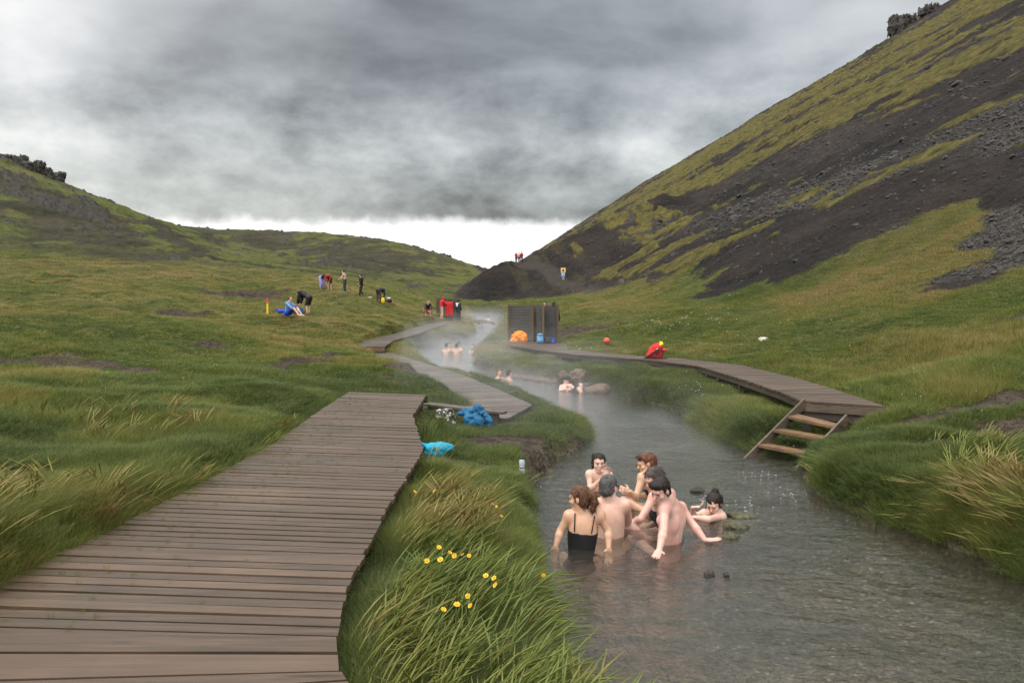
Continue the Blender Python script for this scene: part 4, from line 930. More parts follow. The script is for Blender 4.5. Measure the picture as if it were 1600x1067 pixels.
# on the left-hand slope
def gpos(px, py, dmin=20): return ground(px, py, dmin)
GL = 'people changing on the grassy slope'
g = gpos(564.5, 465, 45); sc_ = (465 - 428.5) / FPX * g[1] / 1.74; POSINFO = [('stand565', g)]
far_person('person standing upright all in black on the grassy slope', P(564.5, 465, g[1]) * [1, 1, 0] + [0, 0, g[2]], -70, 'walk', max(.9, min(1.15, sc_)), 'skin_tan', 'hair_dark', [JK('black'), TR('black'), *SH('black')], .025, GL)
g = gpos(539, 458, 45)
far_person('shirtless person in dark trousers standing on the slope, hands at the waist', g, -85, 'reach', .98, 'skin_pale', 'hair_dark', [('jeans', MAT['jeans'], .02, trousers), *SH('lblue')], .025, GL)
g = gpos(515, 453, 45)
far_person('person in a red hooded jacket bending down on the slope', g, 185, 'bend', .98, 'skin_pale', 'hair_dark', [('red_jacket', MAT['dred'], .03, jacket), ('hood', MAT['dred'], .03, lambda V, lab, loc: isin(lab, 'head')), ('shorts', MAT['black'], .02, shorts)], .025, GL)
g = gpos(503, 452, 45)
far_person('person in a black top with a lilac towel wrapped round, bending on the slope', g, 120, 'bend', .98, 'skin_pale', 'hair_dark', [JK('black'), ('lilac_towel', MAT['lilac'], .075, trousers)], .025, GL, female=True)
g = gpos(592, 473, 40)
far_person('person in a dark jacket and brown trousers bent double beside a yellow bag', g, 25, 'bend_far', 1.0, 'skin_pale', 'hair_dark', [JK('dgrey'), TR('brownt'), *SH('black')], .025, GL)
g = gpos(481, 491, 35)
far_person('person in a long black coat bending over the seated one in light blue', g, -75, 'bend', 1.0, 'skin_pale', 'hair_dark', [('long_coat', MAT['black'], .055, lambda V, lab, loc: jacket(V, lab, loc) | isin(lab, 'thigh', 'pelvis'))], .022, GL, tweak=dict(shR=(.17, .42, 1.20), shL=(-.17, .42, 1.20), head=(0, .62, 1.14)))
g = gpos(449, 494, 35)
far_person('person in a light blue shirt sitting on the grass pulling on shoes', g, 110, 'sit', 1.0, 'skin_pale', 'hair_brown', [('light_blue_shirt', MAT['lblue'], .02, tshirt), ('blue_shorts', MAT['rblue'], .03, shorts)], .022, GL)
# around the second screen
g = gpos(668, 494, 45)
far_person('person in a black top and red shorts crouching left of the far wooden screen', g, 160, 'squat', 1.05, 'skin_pale', 'hair_dark', [JK('black'), ('red_shorts', MAT['red'], .03, shorts)], .03)
RS = gpos(690, 499, 50)
far_person('person in a red hooded jacket standing in front of the far wooden screen', RS, 60, 'reach', 1.0, 'skin_pale', None, [('red_jacket', MAT['red'], .045, jacket), ('hood', MAT['red'], .03, lambda V, lab, loc: isin(lab, 'head') & (loc[:, 1] < .2))], .03)
# hikers on the path, two behind the hut
for lb, px, cl, f in [('hiker in a red jacket, leftmost of three on the dark spur path', 806.5, [JK('red'), TR('dgrey')], 170), ('hiker in a pale cream jacket in the middle of three on the dark spur path', 811, [JK('cream'), TR('dgrey')], 0), ('hiker in a dark jacket with a red pack, rightmost of three on the spur path', 815, [JK('dred'), TR('black')], 20)]:
    g = gpos(px, 412, 100); far_person(lb, (g[0], g[1], g[2]), f, 'walk', 1.08, 'skin_pale', 'hair_dark', cl, .04, 'hikers on the path over the dark spur')
# ------------------------------------------------------------------ decks
def plank_deck(name, label, ribs, mat, pitch=.122, th=.035, side=True, seed=1, reverse=False, extra=None, rise=.10):
    rg = random.Random(seed); root = thing(name, label, 'boardwalk', tuple(map(float, (*((np.array(ribs[0][0]) + ribs[0][1]) / 2), 0.0))))
    mb = MB()
    for (l0, r0, z0), (l1, r1, z1) in zip(ribs[:-1], ribs[1:]):
        l0, r0, l1, r1 = map(lambda q: np.array(q, float), (l0, r0, l1, r1))
        n = max(1, int(round(max(np.linalg.norm(l1 - l0), np.linalg.norm(r1 - r0)) / pitch))) if min(np.linalg.norm(l1 - l0), np.linalg.norm(r1 - r0)) < .25 * max(np.linalg.norm(l1 - l0), np.linalg.norm(r1 - r0)) else max(1, int(round((np.linalg.norm(l1 - l0) + np.linalg.norm(r1 - r0)) / 2 / pitch)))
        if name == 'boardwalk' and 'running from' in label and z0 == .70 and 2.0 < r0[1] < 3.7: n = max(1, int(n * .62))
        for k in range(n):
            gl = .019 / max(np.linalg.norm(l1 - l0), .2) / 2 * 1.0; gr = .019 / max(np.linalg.norm(r1 - r0), .2) / 2
            a, b = k / n, (k + 1) / n; zz = z0 + (z1 - z0) * (a + b) / 2 + rg.uniform(-.003, .003); el = rg.uniform(-.012, .012); er = rg.uniform(-.012, .012)
            j = rg.uniform(-.003, .003)
            La, Lb, Ra, Rb = l0 + (l1 - l0) * (a + gl), l0 + (l1 - l0) * (b - gl), r0 + (r1 - r0) * (a + gr), r0 + (r1 - r0) * (b - gr)
            d = (Ra - La) / (np.linalg.norm(Ra - La) + 1e-9); La, Lb = La + d * el, Lb + d * el; Ra, Rb = Ra + d * er, Rb + d * er
            tl = rg.uniform(-.003, .003)
            q = [(*La, zz - th), (*Ra, zz - th), (*Rb, zz - th), (*Lb, zz - th), (*La, zz + tl), (*Ra, zz - tl), (*Rb, zz - tl + j), (*Lb, zz + tl + j)]
            mb.hexa(q)
    mb.build('deck', mat, root)
    if side:
        for s_ in (0, 1):
            bm_ = MB(); 
            pts = [np.array([*(np.array(r_[s_]) * .96 + np.array(r_[1 - s_]) * .04), r_[2] - th - .055]) for r_ in ribs]
            for a, b in zip(pts[:-1], pts[1:]):
                if np.linalg.norm(a - b) > .05: bm_.beam(a, b, .045, .11)
            bm_.build('side_beam', MAT['deck_side'], root)
        pm = MB(); acc = 0
        for s_ in (0, 1):
            for i, r_ in enumerate(ribs):
                if i % 2 == 0:
                    p = np.array(r_[s_]) * .93 + np.array(r_[1 - s_]) * .07; g = H1(*p); zt = r_[2] - th
                    if zt - g > .08 or True:
                        q = MB(); q.box((p[0], p[1], (zt + min(g, zt - .12) - .3) / 2), (.09, .09, zt - min(g, zt - .12) + .3 - .004)); q.build('support_post', MAT['deck_side'], root)
    return root
near = plank_deck('boardwalk', 'long wet brown boardwalk running from the bottom left of the photo up the valley', NEAR_RIBS, MAT['deck'])
e0, e1 = np.array([-3.0, 15.0]), np.array([-1.50, 14.50]); q = MB(); q.beam((*e0, .61), (*e1, .61), .04, .12); q.build('end_board', MAT['deck_side'], near)
plank_deck('boardwalk', 'low grey wooden walkway veiled in steam beside the river bend', LOWER_RIBS, MAT['deck_grey'], .14, seed=2)
fl = plank_deck('boardwalk', 'far left boardwalk rising from the pool towards the far wooden screen', FARLEFT_RIBS, MAT['deck_grey'], .14, seed=3)
q = MB(); q.beam((-6.4, 32.95, .47), (-5.12, 32.95, .47), .04, .18); q.build('end_board', MAT['step_wood'], fl)
right = plank_deck('boardwalk', 'brown boardwalk along the right bank ending above the wooden steps', RIGHT_RIBS, MAT['deck'], .125, seed=4)
q = MB(); q.beam((4.60, 13.05, .655), (5.62, 12.25, .67), .04, .115); q.build('end_board', MAT['rail_wood'], right)
q = MB(); q.beam((4.64, 13.06, .53), (5.60, 12.30, .53), .035, .11); q.build('end_board', MAT['deck_side'], right)
# low plank step between the first boardwalk and the grey walkway
st = thing('plank_step', 'narrow raised pale plank step below the end of the near boardwalk', 'step', (-.9, 14.1, .3))
q = MB(); q.hexa([(-1.62, 14.72, .475), (-.16, 13.52, .475), (-.08, 13.72, .475), (-1.50, 14.98, .475), (-1.62, 14.72, .51), (-.16, 13.52, .51), (-.08, 13.72, .51), (-1.50, 14.98, .51)]); q.build('tread', MAT['deck_grey'], st)
q = MB(); q.beam((-1.5, 14.68, .36), (-.22, 13.63, .36), .03, .22); q.build('riser', MAT['deck_side'], st)

# steps into the water
sp = thing('wooden_steps', 'orange-brown wooden steps leading from the right boardwalk down into the river', 'steps', (4.0, 12.0, 0))
LT, LB = np.array([4.66, 13.02, .74]), np.array([3.45, 12.25, -.10]); RT, RB_ = np.array([5.20, 12.42, .62]), np.array([3.95, 11.52, -.12])
RT = RB_ + (LT - LB) * .86
for a, b in ((LT, LB), (RT, RB_)):
    q = MB(); q.beam(a, b, .036, .135); q.build('stringer', MAT['rail_wood'], sp)
dr = nz((LB - LT) * [1, 1, 0])
for k, t in enumerate((.22, .46, .70)):
    a = LT + (LB - LT) * t; b = RB_ + (a - LB)
    q = MB(); tl = [.07, 0, -.01][k]
    w = dr * .12; q.hexa([tuple(x) for x in (a - w - [0, 0, .02], b - w - [0, 0, .02 + tl], b + w - [0, 0, .02 + tl], a + w - [0, 0, .02 + tl * .3], a - w + [0, 0, .02], b - w + [0, 0, .02 - tl], b + w + [0, 0, .02 - tl], a + w + [0, 0, .02 - tl * .3])])
    q.build('tread', MAT['step_wood'], sp)

# changing screens
def screen(label, c, ang, s=1.0, H=1.78, z=.53):
    root = thing('changing_screen', label, 'screen', (*c, z), None); a = R(ang)
    def W(x, y): return (c[0] + x * math.cos(a) - y * math.sin(a), c[1] + x * math.sin(a) + y * math.cos(a))
    posts = [(-1.14, 0), (-.05, .10), (-.05, .95), (.42, -.35), (.42, .10), (1.08, -.05)]
    walls = [((-1.12, 0), (-.08, .04)), ((-.02, .32), (.40, -.33)), ((.46, .0), (1.06, -.03)), ((-1.12, .05), (-1.1, 1.0)), ((1.1, 0), (1.1, .95))]
    for (p, q_) in walls:
        m = MB(); n = int(H / .125); p = np.array(W(*np.array(p) * s)); q_ = np.array(W(*np.array(q_) * s))
        for k in range(n): zz = z + .05 + k * (H - .08) / n + .055; m.beam((*p, zz), (*q_, zz + random.uniform(-.004, .004)), .022, (H - .08) / n - .010)
        m.build('board_panel', MAT['screen'], root)
        m = MB(); m.beam((*p, z + H + .015), (*q_, z + H + .015), .10, .035); m.build('top_rail', MAT['rail_wood'], root)
    for x, y in posts[:2] + posts[3:4] + posts[5:]:
        m = MB(); m.box((*W(x * s, (y - .045) * s), z + H / 2 - .05), (.085, .085, H + .08), a); m.build('post', MAT['post'], root)
    return root
HUTD = 36.9; HC = P(834, 538, HUTD)
screen('grey boarded changing screen with brown posts on the right boardwalk', (HC[0], HC[1] + .15), 0, 1.0, 1.72, .53)
m = MB(); k = 0
hd_ = thing('screen_platform', 'low plank platform beneath the grey changing screen', 'platform', (HC[0], HC[1], .4))
for k in range(26): m.box((HC[0] + .1, HC[1] - .75 + k * .14, .515), (3.1, .13, .03))
m.build('deck', MAT['deck_grey'], hd_)
m = MB()
for x in (-1.4, 0, 1.4): m.box((HC[0] + .1 + x, HC[1] + 1.0, .43), (.08, 3.5, .13))
m.build('joist', MAT['deck_side'], hd_)
for lb, px, fz in (('person in a dark cap peering over the left of the changing screen', 852, 200), ('dark haired head showing over the right of the changing screen', 865, 20)):
    p = P(px, 538, HUTD + .85); far_person(lb, (p[0], p[1], .535), fz, 'stand', 1.065, 'skin_tan', 'hair_dark', [JK('dgrey'), TR('black')], .022, 'people behind the changing screen')
S2 = ground(697, 499, 50); S2 = S2 + np.array([0.1, 1.0, 0]); z2 = H1(S2[0], S2[1]) - .03
screen('far wooden changing screen behind the red jacket, seen small through the steam', (S2[0], S2[1]), 0, .82, 1.6, z2)

# towel hung on the far screen, person in black with a white cloth
def lumpy(name, label, cat, c, rad, mat, seed=0, amp=.25, sc=6, h=None, extra=None, flat=None, axes=((1, 0, 0), (0, 1, 0), (0, 0, 1)), group=None, parent=None, folds=0.0):
    h = h or max(rad) / 14; s_ = Sculpt(h); c = np.array(c, float)
    s_.ell(c, axes, rad, .02)
    if extra: extra(s_, c)
    disp = lambda p: sn3(p + seed * 3.7, sc, seed) * amp * min(rad) + sn3(p * [1, 1, 1.6] + seed, sc * 3, seed + 9) * amp * .35 * min(rad) + (np.abs(np.sin(p[..., 0] * 21 + p[..., 2] * 13 + sn3(p, 9, seed) * 3)) - .5) * folds
    cut = None if flat is None else (lambda p: flat - p[..., 2])
    v, f = s_.mesh(disp, cut); v = smoothv(v, f, 1, .4)
    if parent is not None: return mesh_np(name, v, f, mat, parent)
    o = mesh_np(name, v, f, mat, None, True, (float(c[0]), float(c[1]), float(v[:, 2].min()))); return tag(o, label, cat, group)
tw = P(702, 484, S2[1] - .42); m = MB(); n = 12
V = []; Fq = []
for i in range(n + 1):
    for j in range(9):
        V.append((tw[0] - .29 + .58 * i / n, tw[1] - .05 - .05 * math.sin(i * 1.6 + j * .2) * (.3 + j / 9), tw[2] + .62 - 1.15 * j / 8))
for i in range(n):
    for j in range(8): q = i * 9 + j; Fq.append((q, q + 1, q + 10, q + 9))
o = mesh_np('red_towel', V, Fq, MAT['red'], None, True, (float(tw[0]), float(tw[1]), float(tw[2]))); md = o.modifiers.new('s', 'SOLIDIFY'); md.thickness = .03; tag(o, 'large red towel hanging on the front of the far wooden screen', 'towel')
far_person('person in a dark jacket with a white cloth on the shoulder, by the red towel', (S2[0] + .82, S2[1] - .2, H1(S2[0] + .82, S2[1] - .2)), 30, 'stand', 1.0, 'skin_pale', 'hair_dark', [JK('dgrey'), TR('dgrey'), ('white_cloth', MAT['white'], .05, lambda V, lab, loc: isin(lab, 'chest', 'shoulder') & (loc[:, 0] < .02) & (loc[:, 2] > .5))], .03)

# bags and clothes on the deck
p = P(811, 536, HUTD - .55)
lumpy('orange_sack', 'big bulging orange sack leaning on the left of the changing screen', 'sack', (p[0], p[1], .53 + .26), (.36, .24, .30), MAT['orange'], 3, .28, 5, .018, lambda s_, c: (s_.ell(c + [-.16, 0, -.12], np.eye(3), (.24, .2, .18), .05), s_.ell(c + [.14, 0, .02], np.eye(3), (.22, .2, .26), .06)), .535, folds=.012)
p = P(844, 538, HUTD - .45)
def pack(name, label, c, s_, mat, strapm, seed, rz=0, z0=0):
    root = thing(name, label, 'backpack', (c[0], c[1], z0), None, rz)
    M = np.array([[math.cos(rz), -math.sin(rz), 0], [math.sin(rz), math.cos(rz), 0], [0, 0, 1]])
    c = np.array([c[0], c[1], z0]); L = lambda x, y, z: c + M @ np.array([x, y, z]) * s_
    k = Sculpt(.014 * s_); k.ell(L(0, 0, .22), M.T, (.16 * s_, .11 * s_, .22 * s_), .03); k.ell(L(0, 0, .12), M.T, (.17 * s_, .12 * s_, .13 * s_), .05)
    v, f = k.mesh(lambda p_: sn3(p_ + seed, 9, seed) * .02 * s_, lambda p_: z0 + .002 - p_[..., 2]); mesh_np('bag_body', v, f, mat, root)
    k = Sculpt(.012 * s_); k.ell(L(0, -.01, .43), M.T, (.14 * s_, .11 * s_, .05 * s_), .02); v, f = k.mesh(); mesh_np('top_lid', v, f, mat, root)
    k = Sculpt(.012 * s_); k.ell(L(0, -.12, .15), M.T, (.11 * s_, .05 * s_, .10 * s_), .02); v, f = k.mesh(); mesh_np('front_pocket', v, f, mat, root)
    for e in (-1, 1): m_ = MB(); m_.tube([L(e * .07, .09, .40), L(e * .09, .17, .30), L(e * .10, .15, .12), L(e * .11, .09, .06)], .018 * s_, 6); m_.build('shoulder_strap', strapm, root, True)
    return root
pack('backpack', 'blue and white rucksack standing between the posts of the changing screen', (p[0], p[1]), .95, MAT['lblue'], MAT['rblue'], 2, 0, .535)
p = P(856, 538, HUTD - .35); lumpy('dark_bag', 'dark navy bag slumped at the right of the changing screen', 'bag', (p[0], p[1], .53 + .13), (.2, .16, .17), MAT['dgrey'], 6, .3, 7, .014, None, .535)
p = P(862, 537, HUTD - .35); lumpy('blue_bag', 'small crumpled blue bag beside the dark bag', 'bag', (p[0] + .06, p[1], .53 + .11), (.12, .12, .13), MAT['rblue'], 7, .3, 9, .012, None, .535)
g = ground(948, 538, 20); lumpy('orange_ball', 'small coral-orange ball on the grass behind the right boardwalk', 'ball', (g[0], g[1], g[2] + .13), (.125, .125, .12), MAT['coral'], 8, .05, 5, .012)
# red backpack on the right deck: slumped, tilted to the right
D_ = 23.3; RP = P(1022, 561, D_ + .35); rp = thing('backpack', 'large red backpack with a yellow-green top slumped on the right boardwalk', 'backpack', (RP[0], RP[1], .73))
z0 = .73; ax1 = nz((.62, .1, .62)); ax2 = nz((-.6, 0, .62)); ax3 = np.cross(ax1, ax2)
c = np.array([RP[0], RP[1], z0 + .19]); k = Sculpt(.010); k.ell(c + [.02, 0, .03], (ax1, ax2, ax3), (.33, .16, .15), .03); k.ell(c + [.10, 0, -.03], np.eye(3), (.17, .14, .17), .05)
v, f = k.mesh(lambda p_: sn3(p_, 11, 4) * .022, lambda p_: z0 + .003 - p_[..., 2]); mesh_np('bag_body', v, f, MAT['red'], rp)
k = Sculpt(.009); k.ell(c + [.17, 0, .20], (ax1, ax2, ax3), (.10, .075, .10), .02); v, f = k.mesh(lambda p_: sn3(p_, 14, 5) * .02); mesh_np('bright_top_cover', v, f, MAT['lime'], rp)
k = Sculpt(.009); k.ell(c + [.29, -.02, .05], np.eye(3), (.08, .07, .055), .02); v, f = k.mesh(lambda p_: sn3(p_, 14, 5) * .02); mesh_np('side_pocket', v, f, MAT['coral'], rp)
m = MB(); m.tube([c + [-.26, -.10, -.17], c + [-.12, -.165, -.07], c + [.02, -.17, .04], c + [.13, -.15, .10]], .026, 8); m.build('shoulder_strap', MAT['black'], rp, True)
m = MB(); m.tube([c + [.03, -.165, -.05], c + [.12, -.16, .02], c + [.22, -.12, .05]], .022, 8); m.tube([c + [.17, -.1, .12], c + [.24, -.08, -.02], c + [.20, -.11, -.16]], .016, 6); m.build('harness', MAT['black'], rp, True)
m = MB(); m.tube([c + [-.30, -.03, -.175], c + [-.1, -.12, -.175], c + [.36, -.1, -.178]], .014, 6); m.build('hip_belt', MAT['black'], rp, True)
m = MB(); m.box(c + [.07, -.165, .095], (.05, .012, .03)); m.build('logo_patch', MAT['white'], rp)

# blue jacket draped on the plank step, cyan towel, patterned cloth, bottle
BJ = P(742, 660, 13.25)
def jk(s_, c):
    s_.cap(c + [-.26, .05, .13], c + [.06, .12, .20], .05, .085, .05); s_.cap(c + [.05, .1, .2], c + [.24, .0, .05], .08, .055, .05); s_.cap(c + [.24, 0, .05], c + [.25, -.03, -.10], .055, .04, .03)
    s_.cap(c + [.02, 0, .08], c + [.18, -.1, -.20], .06, .045, .03); s_.cap(c + [.18, -.1, -.2], c + [.21, -.12, -.30], .045, .035, .03); s_.cap(c + [-.1, 0, .04], c + [-.02, -.08, -.18], .08, .05, .05)
lumpy('blue_jacket', 'crumpled deep blue rain jacket draped over the plank step', 'jacket', (BJ[0], BJ[1], BJ[2]), (.17, .12, .15), MAT['blue'], 12, .30, 8, .010, jk, None, folds=.016)
CT = P(683, 702, 9.9); CT[2] = max(CT[2], H1(CT[0], CT[1]) + .09)
def tw_(s_, c):
    s_.cap(c + [-.20, .0, .06], c + [-.02, 0, -.01], .022, .05, .03); s_.cap(c + [-.02, 0, -.01], c + [.16, 0, .01], .05, .04, .03); s_.ell(c + [-.03, -.01, -.05], np.eye(3), (.13, .09, .055), .03)
lumpy('cyan_towel', 'bright cyan towel crumpled over the edge of the near boardwalk', 'towel', (CT[0], CT[1], CT[2]), (.15, .10, .085), MAT['cyan'], 14, .22, 8, .0075, tw_, None, folds=.004)
MC_ = P(694, 656, 13.3); MC_[2] = max(MC_[2], H1(MC_[0], MC_[1]) + .10); pm, n_, out_ = material('patterned_cloth'); oc_ = n_.node('ShaderNodeTexCoord').outputs['Object']
vv = n_.vor(n_.vm('ADD', oc_, n_.vm('SCALE', n_.noise(oc_, 9, 3, out=1), .1)), 20); principled(n_, out_, n_.ramp(vv, [(.30, (.50, .47, .36)), (.40, (.30, .30, .22)), (.47, (.03, .028, .03)), (.7, (.04, .035, .04))]), .8)
lumpy('patterned_garment', 'crumpled black and cream patterned garment in the grass left of the blue jacket', 'garment', tuple(MC_), (.17, .13, .13), pm, 15, .35, 9, .010, lambda s_, c: s_.ell(c + [.08, 0, -.12], np.eye(3), (.12, .1, .07), .04), None, folds=.012)
BT = P(815.5, 735, 9.75); bz = max(H1(BT[0], BT[1]), BT[2] - .03); bo = thing('water_bottle', 'clear grey sports bottle with a black cap standing on the short grass by the river', 'bottle', (BT[0], BT[1], bz))
m = MB(); m.lathe((BT[0], BT[1], bz), [(.030, 0), (.034, .006), (.034, .05), (.033, .075), (.028, .085), (.033, .095), (.034, .12), (.034, .145), (.026, .165), (.024, .17)], 20); m.build('bottle_body', MAT['plastic'], bo, True)
m = MB(); m.lathe((BT[0], BT[1], bz), [(.027, .168), (.028, .172), (.028, .186), (.020, .192), (.011, .196), (.010, .212), (.007, .215)], 18); m.build('cap', MAT['blackpl'], bo, True)
m = MB(); m.lathe((BT[0], BT[1], bz), [(.0345, .062), (.0348, .064), (.0348, .072), (.0345, .074)], 20); m.build('printed_band', MAT['blackpl'], bo, True)

# things lying by the people on the slope
def lg(px, py, dm=30): return ground(px, py, dm)
g = lg(599.5, 474, 40); lumpy('yellow_bag', 'yellow bag at the feet of the bent person', 'bag', (g[0], g[1] - .3, g[2] + .17), (.12, .1, .22), MAT['yellow'], 1, .2, 6, .022)
g = lg(607, 473, 40); lumpy('black_bag', 'black bag lying on the grass right of the yellow bag', 'bag', (g[0], g[1], g[2] + .12), (.27, .2, .15), MAT['black'], 2, .2, 6, .022); lumpy('white_cloth', 'white cloth bundled on top of the black bag', 'cloth', (g[0] + .02, g[1], g[2] + .30), (.13, .1, .06), MAT['white'], 3, .3, 8, .014)
g = lg(578, 467, 40); lumpy('white_shoe', 'small white item on the grass below the standing person in black', 'cloth', (g[0], g[1], g[2] + .06), (.16, .1, .07), MAT['white'], 4, .3, 8, .014)
g = lg(440, 491, 35); lumpy('blue_jacket', 'royal blue jacket lying left of the seated person', 'jacket', (g[0], g[1], g[2] + .14), (.30, .2, .13), MAT['rblue'], 5, .3, 6, .02, lambda s_, c: s_.cap(c, c + [-.3, 0, .14], .1, .05, .04))
g = lg(472.5, 495, 35); pack('backpack', 'bright blue rucksack at the feet of the person in the black coat', (g[0], g[1] - .35), 1.0, MAT['blue'], MAT['black'], 9, 0, g[2])
g = lg(466, 494, 35); lumpy('black_bag', 'black bag between the seated person and the blue rucksack', 'bag', (g[0], g[1], g[2] + .2), (.24, .2, .26), MAT['black'], 10, .25, 6, .022)
g = lg(444, 497, 35); lumpy('shoe', 'brown shoe on the grass left of the seated person', 'shoe', (g[0], g[1], g[2] + .05), (.13, .1, .06), MAT['brownt'], 11, .2, 6, .014); lumpy('shoe', 'second brown shoe, nearer the seated person', 'shoe', (g[0] + .35, g[1] - .1, g[2] + .05), (.12, .1, .06), MAT['brownt'], 12, .2, 6, .014)
g = lg(418, 491, 35); tp = thing('trail_post', 'yellow trail marker post with a red top on the left slope', 'post', tuple(g))
m = MB(); m.box(g + [0, 0, .30], (.10, .10, .70)); m.build('post', MAT['yellow'], tp); m = MB(); m.box(g + [0, 0, .80], (.102, .102, .30)); m.box(g + [0, 0, .96], (.06, .06, .03)); m.build('red_top', MAT['coral'], tp)
# warning sign on the spur
g = lg(880, 437, 60); ps = g[1] / FPX; sg = thing('sign', 'yellow warning board above a blue board on a post beside the dark spur path', 'sign', tuple(g))
m = MB(); m.box(g + [.1 * ps * 10, .05, 4 * ps], (.09, .07, 9 * ps)); m.box(g + [-.05 * ps * 10, .05, 4 * ps], (.07, .07, 9 * ps)); m.build('post', MAT['cream'], sg)
m = MB(); m.box(g + [0, 0, 14.6 * ps], (7.4 * ps, .05, 7.4 * ps)); m.build('warning_board', mk_simple('sign_yellow', (.80, .55, .18), .5, .05, 5, 0, .01), sg)
m = MB(); m.add([g + [-2.3 * ps, -.04, 12.6 * ps], g + [2.3 * ps, -.04, 12.6 * ps], g + [0, -.04, 17 * ps]], [(0, 1, 2)]); m.build('warning_symbol', MAT['brownt'], sg)
m = MB(); m.box(g + [-.3 * ps, .01, 7.4 * ps], (6.2 * ps, .05, 6.2 * ps)); m.build('blue_board', mk_simple('sign_blue', (.16, .28, .62), .5, .05, 5, 0, .01), sg)
m = MB(); m.box(g + [0, -.03, 8 * ps], (4.4 * ps, .02, 3.6 * ps)); m.build('pale_panel', mk_simple('sign_pale', (.60, .66, .85), .5, .05, 5, 0, .01), sg); m = MB(); m.box(g + [.2 * ps, -.05, 8 * ps], (1.5 * ps, .02, 1.7 * ps)); m.build('blue_symbol', MAT['rblue'], sg)

# rocks
def rock(label, px, py, d, rad, mat, seed, z=None, cat='rock', group=None, amp=.35):
    p = P(px, py, d); 
    if z is not None: p[2] = z
    return lumpy('rock', label, cat, tuple(p), rad, mat, seed, amp, 1.6 / max(rad) * .8, max(rad) / 16, group=group)
GR = 'rocks behind the bather in the beanie'
rock('small upright brown rock left of the beanie bather', 880, 590, 22.5, (.13, .12, .20), MAT['rock'], 1, .28, group=GR)
rock('tall brown boulder just right of the beanie bather', 903, 592, 22.6, (.27, .2, .26), MAT['rock'], 2, .24, group=GR)
rock('long low brown boulder lying half in the water right of the raised knee', 937, 604, 21.3, (.42, .25, .16), MAT['rock'], 3, .06, group=GR)
rock('low wet rock at the water line before the overhanging bank', 918, 599, 22.2, (.26, .2, .13), MAT['rock_dark'], 4, .05, group=GR)
for i, (px, d) in enumerate(((845, 24.4), (826, 24.9), (862, 24.0), (812, 25.4))): rock(['flat wet stone in the row left of the beanie bather, second from the right', 'flat wet stone in the row left of the beanie bather, third from the right', 'flat wet stone nearest the beanie bather on the left', 'flat wet stone at the far left end of the row'][i], px, 600, d, (.22, .15, .09), MAT['rock'], 6 + i, .03, group='flat wet stones in a row')
rock('dark rock breaking the surface behind the woman with the bun', 1089, 768, 10.05, (.085, .07, .05), MAT['rock_dark'], 12, .015)
rock('round dark stone poking out of the river below the group, left one of two', 1108, 903, 6.95, (.042, .04, .035), MAT['rock_dark'], 13, .01); rock('smaller dark stone poking out of the river, right one of two', 1135, 902, 6.93, (.026, .026, .025), MAT['rock_dark'], 14, .008)
def weedrock(label, px, d, rad, seed): return rock(label, px, 800, d, rad, MAT['weed'], seed, .0, amp=.6)
MAT['weed'] = mk_simple('mossy_wet_rock', (.075, .070, .032), .4, .6, 24, 1.0, .02)
weedrock('mossy brown rock breaking the rapids right of the woman with the bun', 1150, 8.45, (.13, .11, .06), 15); weedrock('low mossy rock farther out in the rapids', 1162, 8.9, (.16, .12, .045), 16); weedrock('small mossy rock in the rapids, nearest the camera', 1142, 8.1, (.09, .08, .04), 17)
g = ground(1193, 534, 15); rock('pale stone lying in the grass above the right boardwalk', 1193, 532, g[1], (.17, .12, .09), MAT['cream'], 18, g[2] + .05)
# crags on the skylines
def crag(label, px, d0, d1, rad, seed, lift=0):
    s_ = Sculpt(max(rad) / 24); c = skyline(px, d0, d1) + [0, 0, lift]; rg = random.Random(seed)
    for k in range(8):
        a = rg.uniform(0, 3.14); A3 = np.array([[math.cos(a), math.sin(a), rg.uniform(-.3, .3)], [-math.sin(a), math.cos(a), 0], [0, 0, 1]]); xx = (k / 7 - .5) * 1.5
        s_.blk(c + [xx * rad[0], rg.uniform(-.3, .3) * rad[1], -.35 * rad[2] + rg.uniform(-.15, .3) * rad[2] * (1 - abs(xx))], A3, (rad[0] * rg.uniform(.22, .40), rad[1] * .4, rad[2] * rg.uniform(.5, .85)), max(rad) * .03)
    v, f = s_.mesh(lambda p: np.abs(sn3(p * [1, 1, .5], 5 / max(rad), seed)) * max(rad) * .16 + np.abs(sn3(p * [1, 1, .4], 14 / max(rad), seed + 3)) * max(rad) * .10)
    o = mesh_np('crag', v, f, MAT['rock_grey'], None, True, tuple(map(float, c))); return tag(o, label, 'crag')
crag('craggy grey rock outcrop on the skyline of the right-hand hill', 1428, 250, 520, (12, 8, 11), 3, 0); crag('low tail of rock uphill of the skyline outcrop', 1462, 250, 520, (8, 5, 4), 4)
for i, (px, r_) in enumerate([(8, (8, 5, 4.0)), (36, (6, 5, 3.6)), (60, (5, 5, 3.2)), (84, (4.2, 5, 4.0))]):
    crag(['long dark crag at the left edge of the left ridge', 'second crag from the left on the left ridge', 'third crag from the left on the left ridge', 'blocky crag ending the row on the left ridge'][i], px, 200, 300, r_, 20 + i, .5)['group'] = 'crags along the left ridge'
crag('small dark knoll on the far ridge end', 684, 380, 560, (8, 6, 3.0), 31, -1.5)
